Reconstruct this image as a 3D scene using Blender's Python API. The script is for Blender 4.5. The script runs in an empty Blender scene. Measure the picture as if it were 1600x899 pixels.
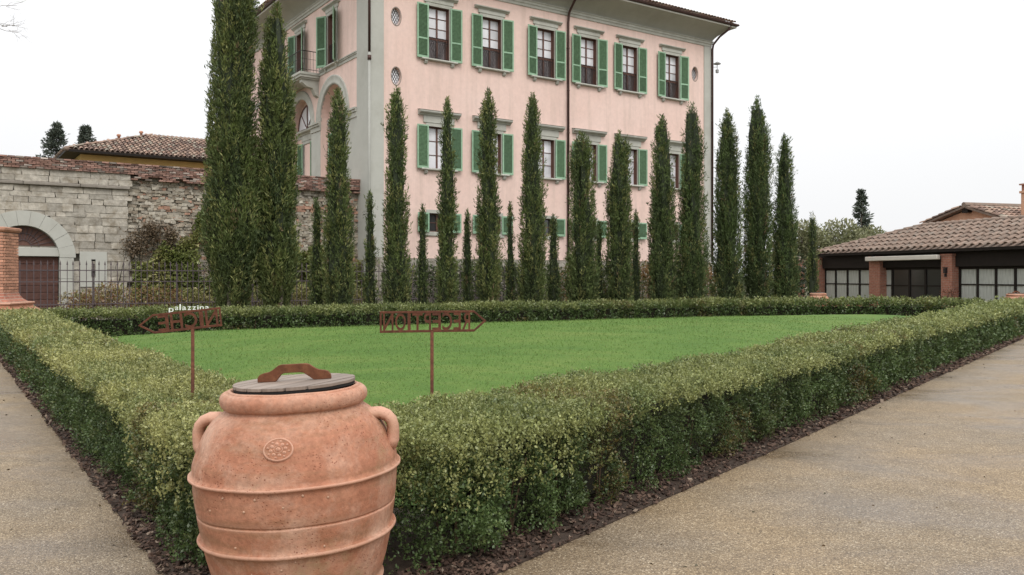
import bpy, bmesh, math, random
import numpy as np
from mathutils import Vector, Matrix

R = math.radians
rng = np.random.default_rng(7)
random.seed(7)
SC = bpy.context.scene
COL = SC.collection

# ------------------------------------------------------------------ camera, sky, sun, exposure
cam = bpy.data.objects.new('camera', bpy.data.cameras.new('camera'))
COL.objects.link(cam)
cam.location = (0, 0, 1.6)
cam.rotation_euler = (R(90), 0, 0)
cam.data.sensor_width = 36
cam.data.lens = 36 * 1319 / 1600
cam.data.shift_y = -17.5 / 1600
cam.data.clip_start = 0.05
cam.data.clip_end = 5000
SC.camera = cam

SUN_EL, SUN_AZ = 52, 158          # degrees; azimuth clockwise from +Y (view direction)
world = bpy.data.worlds.new('World')
SC.world = world
world.use_nodes = True
nt = world.node_tree
nt.nodes.clear()
wo = nt.nodes.new('ShaderNodeOutputWorld')
bg = nt.nodes.new('ShaderNodeBackground')
sky = nt.nodes.new('ShaderNodeTexSky')
sky.sky_type = 'NISHITA'
sky.sun_disc = False
sky.sun_elevation = R(SUN_EL)
sky.sun_rotation = R(SUN_AZ)
sky.dust_density = 6
tc = nt.nodes.new('ShaderNodeTexCoord')
sep = nt.nodes.new('ShaderNodeSeparateXYZ')
nt.links.new(tc.outputs['Generated'], sep.inputs[0])
# overcast cloud layer: brighter towards the zenith (CIE overcast sky)
mx = nt.nodes.new('ShaderNodeMath'); mx.operation = 'MAXIMUM'; mx.inputs[1].default_value = 0
nt.links.new(sep.outputs['Z'], mx.inputs[0])
pw = nt.nodes.new('ShaderNodeMath'); pw.operation = 'POWER'; pw.inputs[1].default_value = 1.5
nt.links.new(mx.outputs[0], pw.inputs[0])
ml = nt.nodes.new('ShaderNodeMath'); ml.operation = 'MULTIPLY_ADD'
ml.inputs[1].default_value = 13.0; ml.inputs[2].default_value = 9.8
nt.links.new(pw.outputs[0], ml.inputs[0])
cl = nt.nodes.new('ShaderNodeTexNoise'); cl.inputs['Scale'].default_value = 1.6; cl.inputs['Detail'].default_value = 3
nt.links.new(tc.outputs['Generated'], cl.inputs['Vector'])
cm = nt.nodes.new('ShaderNodeMath'); cm.operation = 'MULTIPLY_ADD'; cm.inputs[1].default_value = 0.14; cm.inputs[2].default_value = 0.93
nt.links.new(cl.outputs[0], cm.inputs[0])
m2 = nt.nodes.new('ShaderNodeMath'); m2.operation = 'MULTIPLY'
nt.links.new(ml.outputs[0], m2.inputs[0]); nt.links.new(cm.outputs[0], m2.inputs[1])
tint = nt.nodes.new('ShaderNodeMix'); tint.data_type = 'RGBA'; tint.blend_type = 'MULTIPLY'; tint.inputs['Factor'].default_value = 1
tint.inputs[7].default_value = (0.985, 0.99, 1.0, 1)
nt.links.new(m2.outputs[0], tint.inputs[6])
mixs = nt.nodes.new('ShaderNodeMix'); mixs.data_type = 'RGBA'; mixs.inputs['Factor'].default_value = 0.95
nt.links.new(sky.outputs[0], mixs.inputs[6]); nt.links.new(tint.outputs[2], mixs.inputs[7])
nt.links.new(mixs.outputs[2], bg.inputs['Color'])
bg.inputs['Strength'].default_value = 0.1
nt.links.new(bg.outputs[0], wo.inputs[0])

sl = bpy.data.lights.new('sun', 'SUN')
sl.energy = 1.7
sl.angle = R(25)
sl.color = (1.0, 0.965, 0.91)
sun = bpy.data.objects.new('sun', sl)
COL.objects.link(sun)
sd = Vector((math.sin(R(SUN_AZ)) * math.cos(R(SUN_EL)), math.cos(R(SUN_AZ)) * math.cos(R(SUN_EL)), math.sin(R(SUN_EL))))
sun.rotation_euler = sd.to_track_quat('Z', 'Y').to_euler()

SC.view_settings.view_transform = 'Standard'
SC.view_settings.look = 'None'
SC.view_settings.exposure = 0.0
SC.view_settings.gamma = 1.0
SC.cycles.max_bounces = 6
SC.cycles.diffuse_bounces = 3
SC.cycles.glossy_bounces = 2
SC.cycles.transmission_bounces = 2
SC.cycles.transparent_max_bounces = 4
SC.cycles.use_denoising = True

# ------------------------------------------------------------------ helpers: objects
def link(o):
    COL.objects.link(o)
    return o

def thing(name, label, cat, loc=(0, 0, 0), rz=0.0, group=None):
    o = link(bpy.data.objects.new(name, None))
    o.empty_display_size = 0.2
    o.location = loc
    o.rotation_euler = (0, 0, rz)
    tag(o, label, cat, group)
    return o

def tag(o, label=None, cat=None, group=None, kind=None):
    if label: o['label'] = label
    if cat: o['category'] = cat
    if group: o['group'] = group
    if kind: o['kind'] = kind
    return o

def part(name, me, parent=None, loc=(0, 0, 0), rot=(0, 0, 0), kind=None, label=None, scale=None):
    o = link(bpy.data.objects.new(name, me))
    o.parent = parent
    o.location = loc
    o.rotation_euler = rot
    if scale: o.scale = scale
    if kind: o['kind'] = kind
    if label: o['label'] = label
    return o

def copy_tree(src, parent=None):
    kids = list(src.children)
    c = link(src.copy())
    c.parent = parent
    for k in kids:
        copy_tree(k, c)
    return c

# ------------------------------------------------------------------ helpers: meshes
class MB:
    def __init__(s):
        s.v = []; s.f = []
    def box(s, x0, x1, y0, y1, z0, z1):
        b = len(s.v)
        s.v += [(x0, y0, z0), (x1, y0, z0), (x1, y1, z0), (x0, y1, z0), (x0, y0, z1), (x1, y0, z1), (x1, y1, z1), (x0, y1, z1)]
        s.f += [tuple(b + i for i in q) for q in ((0, 3, 2, 1), (4, 5, 6, 7), (0, 1, 5, 4), (1, 2, 6, 5), (2, 3, 7, 6), (3, 0, 4, 7))]
        return s
    def quad(s, *p):
        b = len(s.v); s.v += list(p); s.f.append(tuple(range(b, b + len(p)))); return s
    def prism(s, pts, a, b_, axis='y'):
        """polygon pts in the plane normal to axis, extruded a..b"""
        n = len(pts); b = len(s.v)
        def P(p, t):
            return (p[0], t, p[1]) if axis == 'y' else ((t, p[0], p[1]) if axis == 'x' else (p[0], p[1], t))
        s.v += [P(p, a) for p in pts] + [P(p, b_) for p in pts]
        s.f.append(tuple(range(b, b + n))); s.f.append(tuple(range(b + 2 * n - 1, b + n - 1, -1)))
        for i in range(n):
            j = (i + 1) % n
            s.f.append((b + j, b + i, b + n + i, b + n + j))
        return s
    def tube(s, pts, rad, seg=8, closed=False, cap=True):
        n = len(pts); b = len(s.v)
        pts = [Vector(p) for p in pts]
        rads = rad if isinstance(rad, (list, tuple)) else [rad] * n
        up = Vector((0, 0, 1))
        prev = None
        for i, p in enumerate(pts):
            if closed: t = pts[(i + 1) % n] - pts[i - 1]
            else: t = pts[min(i + 1, n - 1)] - pts[max(i - 1, 0)]
            t.normalize()
            if prev is None:
                a = t.cross(up)
                if a.length < 1e-3: a = t.cross(Vector((1, 0, 0)))
            else:
                a = prev - t * prev.dot(t)
            a.normalize(); prev = a
            c = t.cross(a)
            for k in range(seg):
                th = 2 * math.pi * k / seg
                q = p + (a * math.cos(th) + c * math.sin(th)) * rads[i]
                s.v.append(tuple(q))
        m = n if closed else n - 1
        for i in range(m):
            for k in range(seg):
                i2 = (i + 1) % n
                s.f.append((b + i * seg + k, b + i * seg + (k + 1) % seg, b + i2 * seg + (k + 1) % seg, b + i2 * seg + k))
        if cap and not closed:
            s.f.append(tuple(b + k for k in range(seg - 1, -1, -1)))
            s.f.append(tuple(b + (n - 1) * seg + k for k in range(seg)))
        return s
    def lathe(s, prof, seg=48):
        b = len(s.v); n = len(prof)
        for (r, z) in prof:
            for k in range(seg):
                th = 2 * math.pi * k / seg
                s.v.append((r * math.cos(th), r * math.sin(th), z))
        for i in range(n - 1):
            for k in range(seg):
                k2 = (k + 1) % seg
                s.f.append((b + i * seg + k, b + i * seg + k2, b + (i + 1) * seg + k2, b + (i + 1) * seg + k))
        s.f.append(tuple(b + k for k in range(seg - 1, -1, -1)))
        s.f.append(tuple(b + (n - 1) * seg + k for k in range(seg)))
        return s
    def loops(s, loops):
        """closed rings of equal vertex count, bridged"""
        b = len(s.v); n = len(loops[0])
        for l in loops: s.v += [tuple(p) for p in l]
        for i in range(len(loops) - 1):
            for k in range(n):
                k2 = (k + 1) % n
                s.f.append((b + i * n + k, b + i * n + k2, b + (i + 1) * n + k2, b + (i + 1) * n + k))
        return s
    def mesh(s, name, mat=None, smooth=False, bevel=0.0, recalc=True):
        me = bpy.data.meshes.new(name)
        me.from_pydata(s.v, [], s.f)
        if recalc or bevel:
            bm = bmesh.new(); bm.from_mesh(me)
            if recalc: bmesh.ops.recalc_face_normals(bm, faces=bm.faces)
            if bevel:
                bmesh.ops.bevel(bm, geom=[e for e in bm.edges if e.is_manifold and e.calc_face_angle(0) > 0.6], offset=bevel, segments=1, affect='EDGES')
            bm.to_mesh(me); bm.free()
        if mat: me.materials.append(mat)
        if smooth:
            me.polygons.foreach_set('use_smooth', [True] * len(me.polygons))
            me.update()
        return me

def quads_np(name, V, mat, colors=None, smooth=False):
    """V: (N,4,3) array of separate quads; colors (N,3)"""
    N = len(V)
    me = bpy.data.meshes.new(name)
    me.vertices.add(N * 4); me.loops.add(N * 4); me.polygons.add(N)
    me.vertices.foreach_set('co', np.ascontiguousarray(V, dtype=np.float32).ravel())
    me.loops.foreach_set('vertex_index', np.arange(N * 4, dtype=np.int32))
    me.polygons.foreach_set('loop_start', np.arange(0, N * 4, 4, dtype=np.int32))
    me.polygons.foreach_set('loop_total', np.full(N, 4, dtype=np.int32))
    me.update(calc_edges=True)
    if colors is not None:
        a = me.color_attributes.new('tint', 'FLOAT_COLOR', 'POINT')
        c = np.ones((N, 4, 4), dtype=np.float32); c[:, :, :3] = colors[:, None, :]
        a.data.foreach_set('color', c.ravel())
    me.materials.append(mat)
    return me

BOXF = np.array([[0, 3, 2, 1], [4, 5, 6, 7], [0, 1, 5, 4], [1, 2, 6, 5], [2, 3, 7, 6], [3, 0, 4, 7]])
BOXV = np.array([[-1, -1, -1], [1, -1, -1], [1, 1, -1], [-1, 1, -1], [-1, -1, 1], [1, -1, 1], [1, 1, 1], [-1, 1, 1]], dtype=float)
def boxes_np(name, C, Hs, mat, rot=None, colors=None, jitter=0.0):
    N = len(C)
    v = BOXV[None] * Hs[:, None, :]
    if jitter: v = v * (1 + rng.uniform(-jitter, jitter, v.shape))
    if rot is not None: v = np.einsum('nij,nkj->nki', rot, v)
    v = v + C[:, None, :]
    V = v[:, BOXF, :].reshape(N * 6, 4, 3)
    return quads_np(name, V, mat, None if colors is None else np.repeat(colors, 6, axis=0))

def unit(a):
    return a / np.maximum(np.linalg.norm(a, axis=-1, keepdims=True), 1e-9)

def vnoise(P, seed=0):
    """value noise 0..1, P (N,3)"""
    P = np.asarray(P, dtype=float)
    i = np.floor(P).astype(np.int64); f = P - i
    f = f * f * (3 - 2 * f)
    def h(ix, iy, iz):
        n = (ix * 374761393 + iy * 668265263 + iz * 2147483647 + seed * 974634541) & 0xFFFFFFFF
        n = ((n ^ (n >> 13)) * 1274126177) & 0xFFFFFFFF
        n = (n ^ (n >> 16)) & 0xFFFF
        return n / 65535.0
    out = 0
    for dx in (0, 1):
        for dy in (0, 1):
            for dz in (0, 1):
                w = (f[:, 0] if dx else 1 - f[:, 0]) * (f[:, 1] if dy else 1 - f[:, 1]) * (f[:, 2] if dz else 1 - f[:, 2])
                out = out + w * h(i[:, 0] + dx, i[:, 1] + dy, i[:, 2] + dz)
    return out

def leaf_quads(C, D, L, W, spin=None, fold=0.15):
    """diamond leaves: base C, direction D (unit), length L, width W (arrays)"""
    N = len(C)
    r = unit(rng.normal(size=(N, 3)))
    S = unit(np.cross(D, r))
    Nn = np.cross(S, D)
    L = np.asarray(L)[:, None]; W = np.asarray(W)[:, None]
    mid = C + D * L * 0.45 + Nn * L * fold
    V = np.empty((N, 4, 3))
    V[:, 0] = C; V[:, 1] = mid + S * W * 0.5; V[:, 2] = C + D * L; V[:, 3] = mid - S * W * 0.5
    return V

# ------------------------------------------------------------------ helpers: materials
def mat_new(name):
    m = bpy.data.materials.new(name); m.use_nodes = True
    b = m.node_tree.nodes['Principled BSDF']
    return m, m.node_tree, b

def N_(nt, typ, **kw):
    n = nt.nodes.new(typ)
    for k, v in kw.items():
        if k in n.inputs: n.inputs[k].default_value = v
        else: setattr(n, k, v)
    return n

def mixrgb(nt, a, b, fac, blend='MIX'):
    m = nt.nodes.new('ShaderNodeMix'); m.data_type = 'RGBA'; m.blend_type = blend
    for sock, val in ((0, fac), (6, a), (7, b)):
        if isinstance(val, bpy.types.NodeSocket): nt.links.new(val, m.inputs[sock])
        elif sock == 0: m.inputs[0].default_value = val
        else: m.inputs[sock].default_value = (*val[:3], 1)
    return m.outputs[2]

def ramp(nt, fac, stops, interp='LINEAR'):
    r = nt.nodes.new('ShaderNodeValToRGB'); r.color_ramp.interpolation = interp
    el = r.color_ramp.elements
    while len(el) < len(stops): el.new(0.5)
    for e, (p, c) in zip(el, stops):
        e.position = p; e.color = (*c[:3], 1) if len(c) >= 3 else (c[0],) * 3 + (1,)
    nt.links.new(fac, r.inputs[0])
    return r.outputs[0]

def noise(nt, vec, scale, detail=4, rough=0.6, dist=0.0):
    n = N_(nt, 'ShaderNodeTexNoise', Scale=scale, Detail=detail, Roughness=rough, Distortion=dist)
    nt.links.new(vec, n.inputs['Vector'])
    return n.outputs[0]

def coords(nt, which='Object', scale=None):
    t = nt.nodes.new('ShaderNodeTexCoord')
    if scale is None: return t.outputs[which]
    mp = nt.nodes.new('ShaderNodeMapping'); mp.inputs['Scale'].default_value = scale
    nt.links.new(t.outputs[which], mp.inputs['Vector'])
    return mp.outputs[0]

def wpos(nt, scale=None):
    g = nt.nodes.new('ShaderNodeNewGeometry')
    if scale is None: return g.outputs['Position']
    mp = nt.nodes.new('ShaderNodeMapping'); mp.inputs['Scale'].default_value = scale
    nt.links.new(g.outputs['Position'], mp.inputs['Vector'])
    return mp.outputs[0]

def bump(nt, b, h, strength=0.4, dist=0.02):
    n = nt.nodes.new('ShaderNodeBump'); n.inputs['Strength'].default_value = strength; n.inputs['Distance'].default_value = dist
    nt.links.new(h, n.inputs['Height']); nt.links.new(n.outputs[0], b.inputs['Normal'])

def simple(name, col, rough=0.6, var=0.25, scale=6.0, metal=0.0, bmp=0.0, spec=0.3, dirt=None, dscale=1.5, space='world', rnd=0.0):
    """paint / stone / wood with blotchy variation of its own colour"""
    m, nt, b = mat_new(name)
    v = wpos(nt) if space == 'world' else coords(nt)
    n = noise(nt, v, scale, 6, 0.65)
    c = ramp(nt, n, [(0.25, tuple(x * (1 - var) for x in col)), (0.75, tuple(min(x * (1 + var), 0.95) for x in col))])
    if dirt:
        d = noise(nt, v, dscale, 5, 0.7)
        f = ramp(nt, d, [(0.48, (0,)), (0.72, (1,))])
        c = mixrgb(nt, c, dirt, f)
    if rnd:
        oi = nt.nodes.new('ShaderNodeObjectInfo')
        rr = ramp(nt, oi.outputs['Random'], [(0, (1 - rnd,)), (1, (1 + rnd,))])
        c = mixrgb(nt, c, rr, 1.0, 'MULTIPLY')
    nt.links.new(c, b.inputs['Base Color'])
    b.inputs['Roughness'].default_value = rough; b.inputs['Metallic'].default_value = metal
    b.inputs['Specular IOR Level'].default_value = spec
    if bmp: bump(nt, b, n, bmp, 0.02)
    return m

def tinted(name, rough=0.55, spec=0.35, trans=0.0, var=0.0, scale=40.0):
    """colour comes from the piece's own 'tint' attribute"""
    m, nt, b = mat_new(name)
    a = nt.nodes.new('ShaderNodeVertexColor'); a.layer_name = 'tint'
    c = a.outputs[0]
    if var:
        n = noise(nt, wpos(nt), scale, 3)
        f = ramp(nt, n, [(0.3, (1 - var,)), (0.7, (1 + var,))])
        c = mixrgb(nt, c, f, 1.0, 'MULTIPLY')
    nt.links.new(c, b.inputs['Base Color'])
    b.inputs['Roughness'].default_value = rough
    b.inputs['Specular IOR Level'].default_value = spec
    if trans:
        t = nt.nodes.new('ShaderNodeBsdfTranslucent'); nt.links.new(c, t.inputs[0])
        mx = nt.nodes.new('ShaderNodeMixShader'); mx.inputs[0].default_value = trans
        nt.links.new(b.outputs[0], mx.inputs[1]); nt.links.new(t.outputs[0], mx.inputs[2])
        nt.links.new(mx.outputs[0], nt.nodes['Material Output'].inputs[0])
    return m

M = {}
M['leaf'] = tinted('leaf', 0.4, 0.45, 0.25)
M['needle'] = tinted('cypress_needles', 0.6, 0.25, 0.12)
M['stone_bits'] = tinted('stone_bits', 0.85, 0.2, 0, 0.25, 9.0)
M['chip'] = tinted('bark_chip', 0.8, 0.25)
M['blade'] = tinted('grass_blade', 0.5, 0.3, 0.25)
M['iron'] = simple('dark_iron', (0.035, 0.03, 0.03), 0.55, 0.3, 20, 0.3)
M['fence_iron'] = simple('fence_iron', (0.10, 0.08, 0.085), 0.6, 0.3, 20, 0.2)
M['rust'] = simple('rusty_steel', (0.115, 0.042, 0.023), 0.85, 0.45, 35, 0.1, 0.25, dirt=(0.075, 0.03, 0.02), dscale=14)
M['rust_plate'] = simple('rusty_plate', (0.135, 0.05, 0.024), 0.8, 0.35, 28, 0.15, 0.2, dirt=(0.2, 0.085, 0.04), dscale=20)
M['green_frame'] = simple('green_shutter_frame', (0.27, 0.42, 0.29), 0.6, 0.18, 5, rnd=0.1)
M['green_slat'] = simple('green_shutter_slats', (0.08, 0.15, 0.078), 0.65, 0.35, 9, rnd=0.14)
M['stone_grey'] = simple('grey_stone_trim', (0.43, 0.43, 0.385), 0.85, 0.12, 3, 0, 0.15, dirt=(0.32, 0.31, 0.27), dscale=0.9)
M['plaster_grey'] = simple('grey_plaster', (0.44, 0.44, 0.40), 0.9, 0.07, 1.2, 0, 0.1, dirt=(0.37, 0.365, 0.325), dscale=0.5)
M['cornice_dark'] = simple('weathered_cornice', (0.24, 0.215, 0.185), 0.9, 0.25, 4, 0, 0.2)
M['wood_brown'] = simple('brown_window_wood', (0.13, 0.065, 0.05), 0.55, 0.2, 12)
M['wood_dark'] = simple('dark_beam_wood', (0.014, 0.010, 0.008), 0.7, 0.3, 6)
M['gutter'] = simple('brown_copper_gutter', (0.075, 0.042, 0.036), 0.5, 0.25, 5, 0.4)
M['cream'] = simple('cream_awning_box', (0.6, 0.56, 0.5), 0.6, 0.08, 3)
M['white'] = simple('white_paint', (0.8, 0.8, 0.78), 0.5, 0.03, 6)
M['yellow_wall'] = simple('yellow_stucco', (0.62, 0.42, 0.17), 0.9, 0.12, 2, 0, 0.1)
M['orange_wall'] = simple('orange_stucco', (0.55, 0.33, 0.22), 0.9, 0.1, 2)
M['bark'] = simple('pale_bark', (0.2, 0.165, 0.135), 0.9, 0.35, 14, 0, 0.5)
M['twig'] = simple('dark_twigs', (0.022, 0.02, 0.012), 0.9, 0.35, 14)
M['twig_brown'] = simple('brown_hedge_stems', (0.10, 0.065, 0.04), 0.9, 0.3, 14)
M['lid_wood'] = None
M['black'] = simple('black_rubber', (0.012, 0.012, 0.012), 0.7, 0.1)
M['soil'] = simple('dark_soil', (0.05, 0.034, 0.025), 0.95, 0.4, 18, 0, 0.6)
M['far_ground'] = simple('garden_ground', (0.10, 0.10, 0.055), 0.95, 0.35, 0.8, 0, 0.3, dirt=(0.13, 0.1, 0.06), dscale=0.3)
M['twig_far'] = simple('bare_twigs', (0.3, 0.28, 0.27), 0.9, 0.2)  # washed-out look against the bright sky painted in as pale grey

def mat_pink():
    m, nt, b = mat_new('pink_stucco')
    v = wpos(nt)
    n = noise(nt, v, 0.35, 5, 0.6)
    c = ramp(nt, n, [(0.3, (0.73, 0.535, 0.47)), (0.7, (0.765, 0.585, 0.525))])
    st = noise(nt, wpos(nt, (2.6, 2.6, 0.16)), 1.0, 5, 0.65)     # rain streaks
    c = mixrgb(nt, c, (0.60, 0.46, 0.40), ramp(nt, st, [(0.45, (0,)), (0.72, (0.75,))]))
    f = noise(nt, v, 5, 6, 0.7)
    c = mixrgb(nt, c, ramp(nt, f, [(0.3, (0.93,)), (0.7, (1.05,))]), 1.0, 'MULTIPLY')
    nt.links.new(c, b.inputs['Base Color']); b.inputs['Roughness'].default_value = 0.92; b.inputs['Specular IOR Level'].default_value = 0.15
    bump(nt, b, f, 0.12, 0.02)
    return m
M['pink'] = mat_pink()

def mat_terracotta():
    m, nt, b = mat_new('weathered_terracotta')
    v = coords(nt)
    n = noise(nt, v, 3.2, 6, 0.65)
    c = ramp(nt, n, [(0.3, (0.27, 0.105, 0.058)), (0.5, (0.36, 0.158, 0.094)), (0.72, (0.41, 0.205, 0.13))])
    # horizontal weathering bands
    hb = noise(nt, coords(nt, 'Object', (1.2, 1.2, 9)), 1.4, 6, 0.7)
    c = mixrgb(nt, c, (0.27, 0.135, 0.075), ramp(nt, hb, [(0.45, (0,)), (0.62, (0.9,))]))
    lime = noise(nt, v, 2.1, 8, 0.72, 0.4)
    c = mixrgb(nt, c, (0.46, 0.285, 0.205), ramp(nt, lime, [(0.46, (0,)), (0.64, (0.9,))]))
    mo = noise(nt, v, 1.4, 7, 0.75)
    mof = ramp(nt, mo, [(0.55, (0,)), (0.68, (0.75,))])
    c = mixrgb(nt, c, (0.20, 0.165, 0.085), mof)      # lichen stains
    vo = N_(nt, 'ShaderNodeTexVoronoi', Scale=62.0); nt.links.new(v, vo.inputs['Vector'])
    pit = ramp(nt, vo.outputs['Distance'], [(0.08, (1,)), (0.26, (0,))])
    patch = ramp(nt, noise(nt, v, 2.6, 3), [(0.47, (0,)), (0.6, (1,))])
    pm = nt.nodes.new('ShaderNodeMath'); pm.operation = 'MULTIPLY'; nt.links.new(pit, pm.inputs[0]); nt.links.new(patch, pm.inputs[1])
    c = mixrgb(nt, c, (0.22, 0.075, 0.042), pm.outputs[0])
    fine = noise(nt, v, 45, 5, 0.7)
    c = mixrgb(nt, c, ramp(nt, fine, [(0.3, (0.78,)), (0.7, (1.2,))]), 1.0, 'MULTIPLY')
    nt.links.new(c, b.inputs['Base Color']); b.inputs['Roughness'].default_value = 0.7; b.inputs['Specular IOR Level'].default_value = 0.25
    ge = nt.nodes.new('ShaderNodeNewGeometry')
    c = mixrgb(nt, c, (0.56, 0.33, 0.24), ramp(nt, ge.outputs['Pointiness'], [(0.515, (0,)), (0.56, (0.7,))]))   # rubbed ridges, paler still as a painted highlight
    nt.links.new(c, b.inputs['Base Color'])
    hs = nt.nodes.new('ShaderNodeMath'); hs.operation = 'SUBTRACT'; nt.links.new(fine, hs.inputs[0]); nt.links.new(pm.outputs[0], hs.inputs[1])
    bump(nt, b, hs.outputs[0], 0.5, 0.006)
    return m
M['terracotta'] = mat_terracotta()

def mat_path():
    m, nt, b = mat_new('wet_gravel_path')
    v = wpos(nt)
    vo = N_(nt, 'ShaderNodeTexVoronoi', Scale=130.0); nt.links.new(v, vo.inputs['Vector'])
    sp = nt.nodes.new('ShaderNodeSeparateColor'); nt.links.new(vo.outputs['Color'], sp.inputs[0])
    c = ramp(nt, sp.outputs[0], [(0.0, (0.105, 0.077, 0.050)), (0.3, (0.186, 0.140, 0.092)), (0.7, (0.252, 0.195, 0.130)), (0.9, (0.315, 0.254, 0.178)), (1.0, (0.49, 0.425, 0.33))])
    edge = ramp(nt, vo.outputs['Distance'], [(0.3, (1,)), (0.75, (0.6,))])
    c = mixrgb(nt, c, edge, 1.0, 'MULTIPLY')
    big = noise(nt, v, 0.55, 5, 0.6, 0.3)
    c = mixrgb(nt, c, (1.16, 1.08, 0.93), ramp(nt, big, [(0.4, (1,)), (0.62, (0,))]), 'MULTIPLY')
    wet = noise(nt, wpos(nt, (0.5, 1.0, 1)), 0.75, 4, 0.55, 0.5)
    wf = ramp(nt, wet, [(0.44, (0,)), (0.60, (1,))])
    c = mixrgb(nt, c, (0.84, 0.82, 0.84), wf, 'MULTIPLY')
    st = noise(nt, v, 3.1, 7, 0.75)
    c = mixrgb(nt, c, ramp(nt, st, [(0.35, (0.84, 0.82, 0.78)), (0.65, (1.1, 1.1, 1.1))]), 1.0, 'MULTIPLY')
    nt.links.new(c, b.inputs['Base Color'])
    rr = nt.nodes.new('ShaderNodeMapRange'); rr.inputs[3].default_value = 0.7; rr.inputs[4].default_value = 0.27
    nt.links.new(wf, rr.inputs[0]); nt.links.new(rr.outputs[0], b.inputs['Roughness'])
    b.inputs['Specular IOR Level'].default_value = 0.5
    bump(nt, b, vo.outputs['Distance'], 0.35, 0.006)
    n = [x for x in nt.nodes if x.type == 'BUMP'][0]; n.invert = True
    return m
M['path'] = mat_path()

def mat_lawn():
    m, nt, b = mat_new('lawn_turf')
    v = wpos(nt)
    n = noise(nt, wpos(nt, (0.6, 1.3, 1)), 0.8, 8, 0.7, 0.4); f = noise(nt, v, 26, 6, 0.75)
    c = ramp(nt, n, [(0.3, (0.06, 0.125, 0.02)), (0.5, (0.086, 0.156, 0.027)), (0.72, (0.135, 0.185, 0.042))])
    c = mixrgb(nt, c, ramp(nt, f, [(0.3, (0.75,)), (0.7, (1.25,))]), 1.0, 'MULTIPLY')
    nt.links.new(c, b.inputs['Base Color']); b.inputs['Roughness'].default_value = 0.75; b.inputs['Specular IOR Level'].default_value = 0.2
    bump(nt, b, f, 0.8, 0.03)
    return m
M['lawn'] = mat_lawn()

def mat_lid():
    m, nt, b = mat_new('weathered_lid_plank')
    v = coords(nt, 'Object', (30, 2.2, 8))
    n = noise(nt, v, 1.0, 6, 0.65)
    c = ramp(nt, n, [(0.3, (0.155, 0.118, 0.095)), (0.7, (0.265, 0.213, 0.176))])
    oi = nt.nodes.new('ShaderNodeObjectInfo')
    c = mixrgb(nt, c, ramp(nt, oi.outputs['Random'], [(0, (0.85,)), (1, (1.12,))]), 1.0, 'MULTIPLY')
    nt.links.new(c, b.inputs['Base Color']); b.inputs['Roughness'].default_value = 0.6
    bump(nt, b, n, 0.3, 0.004)
    return m
M['lid_wood'] = mat_lid()

def mat_glass(name, base, rough=0.06):
    m, nt, b = mat_new(name)
    n = noise(nt, wpos(nt), 1.1, 2)
    c = ramp(nt, n, [(0.35, tuple(x * 0.85 for x in base)), (0.65, tuple(x * 1.1 for x in base))])
    oi = nt.nodes.new('ShaderNodeObjectInfo')
    c = mixrgb(nt, c, ramp(nt, oi.outputs['Random'], [(0, (0.72,)), (0.5, (0.97,)), (1, (1.08,))]), 1.0, 'MULTIPLY')
    nt.links.new(c, b.inputs['Base Color'])
    b.inputs['Roughness'].default_value = 0.5; b.inputs['Specular IOR Level'].default_value = 0.5
    b.inputs['Coat Weight'].default_value = 1.0; b.inputs['Coat Roughness'].default_value = rough; b.inputs['Coat IOR'].default_value = 1.7
    return m
M['pane_pale'] = mat_glass('pale_pane', (0.68, 0.68, 0.71))  # curtains and the sky's reflection both put into the pale base colour
M['pane_dark'] = mat_glass('dark_pane', (0.02, 0.02, 0.02))
M['pane_brown'] = mat_glass('brown_lower_pane', (0.075, 0.048, 0.045))

def mat_curtain():
    m, nt, b = mat_new('curtain_behind_pane')
    w = noise(nt, coords(nt, 'Object', (26, 1, 1.0)), 1.0, 2)
    c = ramp(nt, w, [(0.3, (0.28, 0.295, 0.265)), (0.65, (0.5, 0.52, 0.48))])
    nt.links.new(c, b.inputs['Base Color']); b.inputs['Roughness'].default_value = 0.5
    b.inputs['Coat Weight'].default_value = 0.6; b.inputs['Coat Roughness'].default_value = 0.06
    return m
M['curtain'] = mat_curtain()

def mat_brick(name, c1, c2, mortar, scale=1.0):
    m, nt, b = mat_new(name)
    g = coords(nt)
    sx = nt.nodes.new('ShaderNodeSeparateXYZ'); nt.links.new(g, sx.inputs[0])
    ad = nt.nodes.new('ShaderNodeMath'); nt.links.new(sx.outputs[0], ad.inputs[0]); nt.links.new(sx.outputs[1], ad.inputs[1])
    cb = nt.nodes.new('ShaderNodeCombineXYZ'); nt.links.new(ad.outputs[0], cb.inputs[0]); nt.links.new(sx.outputs[2], cb.inputs[1])
    br = N_(nt, 'ShaderNodeTexBrick', Scale=scale)
    br.inputs['Color1'].default_value = (*c1, 1); br.inputs['Color2'].default_value = (*c2, 1); br.inputs['Mortar'].default_value = (*mortar, 1)
    br.inputs['Brick Width'].default_value = 0.25; br.inputs['Row Height'].default_value = 0.07; br.inputs['Mortar Size'].default_value = 0.008
    nt.links.new(cb.outputs[0], br.inputs['Vector'])
    n = noise(nt, g, 9, 5, 0.7)
    c = mixrgb(nt, br.outputs['Color'], ramp(nt, n, [(0.3, (0.75,)), (0.7, (1.2,))]), 1.0, 'MULTIPLY')
    nt.links.new(c, b.inputs['Base Color']); b.inputs['Roughness'].default_value = 0.9
    bump(nt, b, br.outputs['Fac'], 0.4, -0.01)
    return m
M['brick_pier'] = mat_brick('pier_brickwork', (0.31, 0.115, 0.075), (0.37, 0.155, 0.10), (0.32, 0.23, 0.18))
M['brick_piece'] = simple('orange_brick', (0.47, 0.245, 0.165), 0.9, 0.25, 9, 0, 0.3, rnd=0.22)
M['mortar'] = simple('pale_mortar', (0.47, 0.38, 0.31), 0.95, 0.15, 12)
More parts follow.
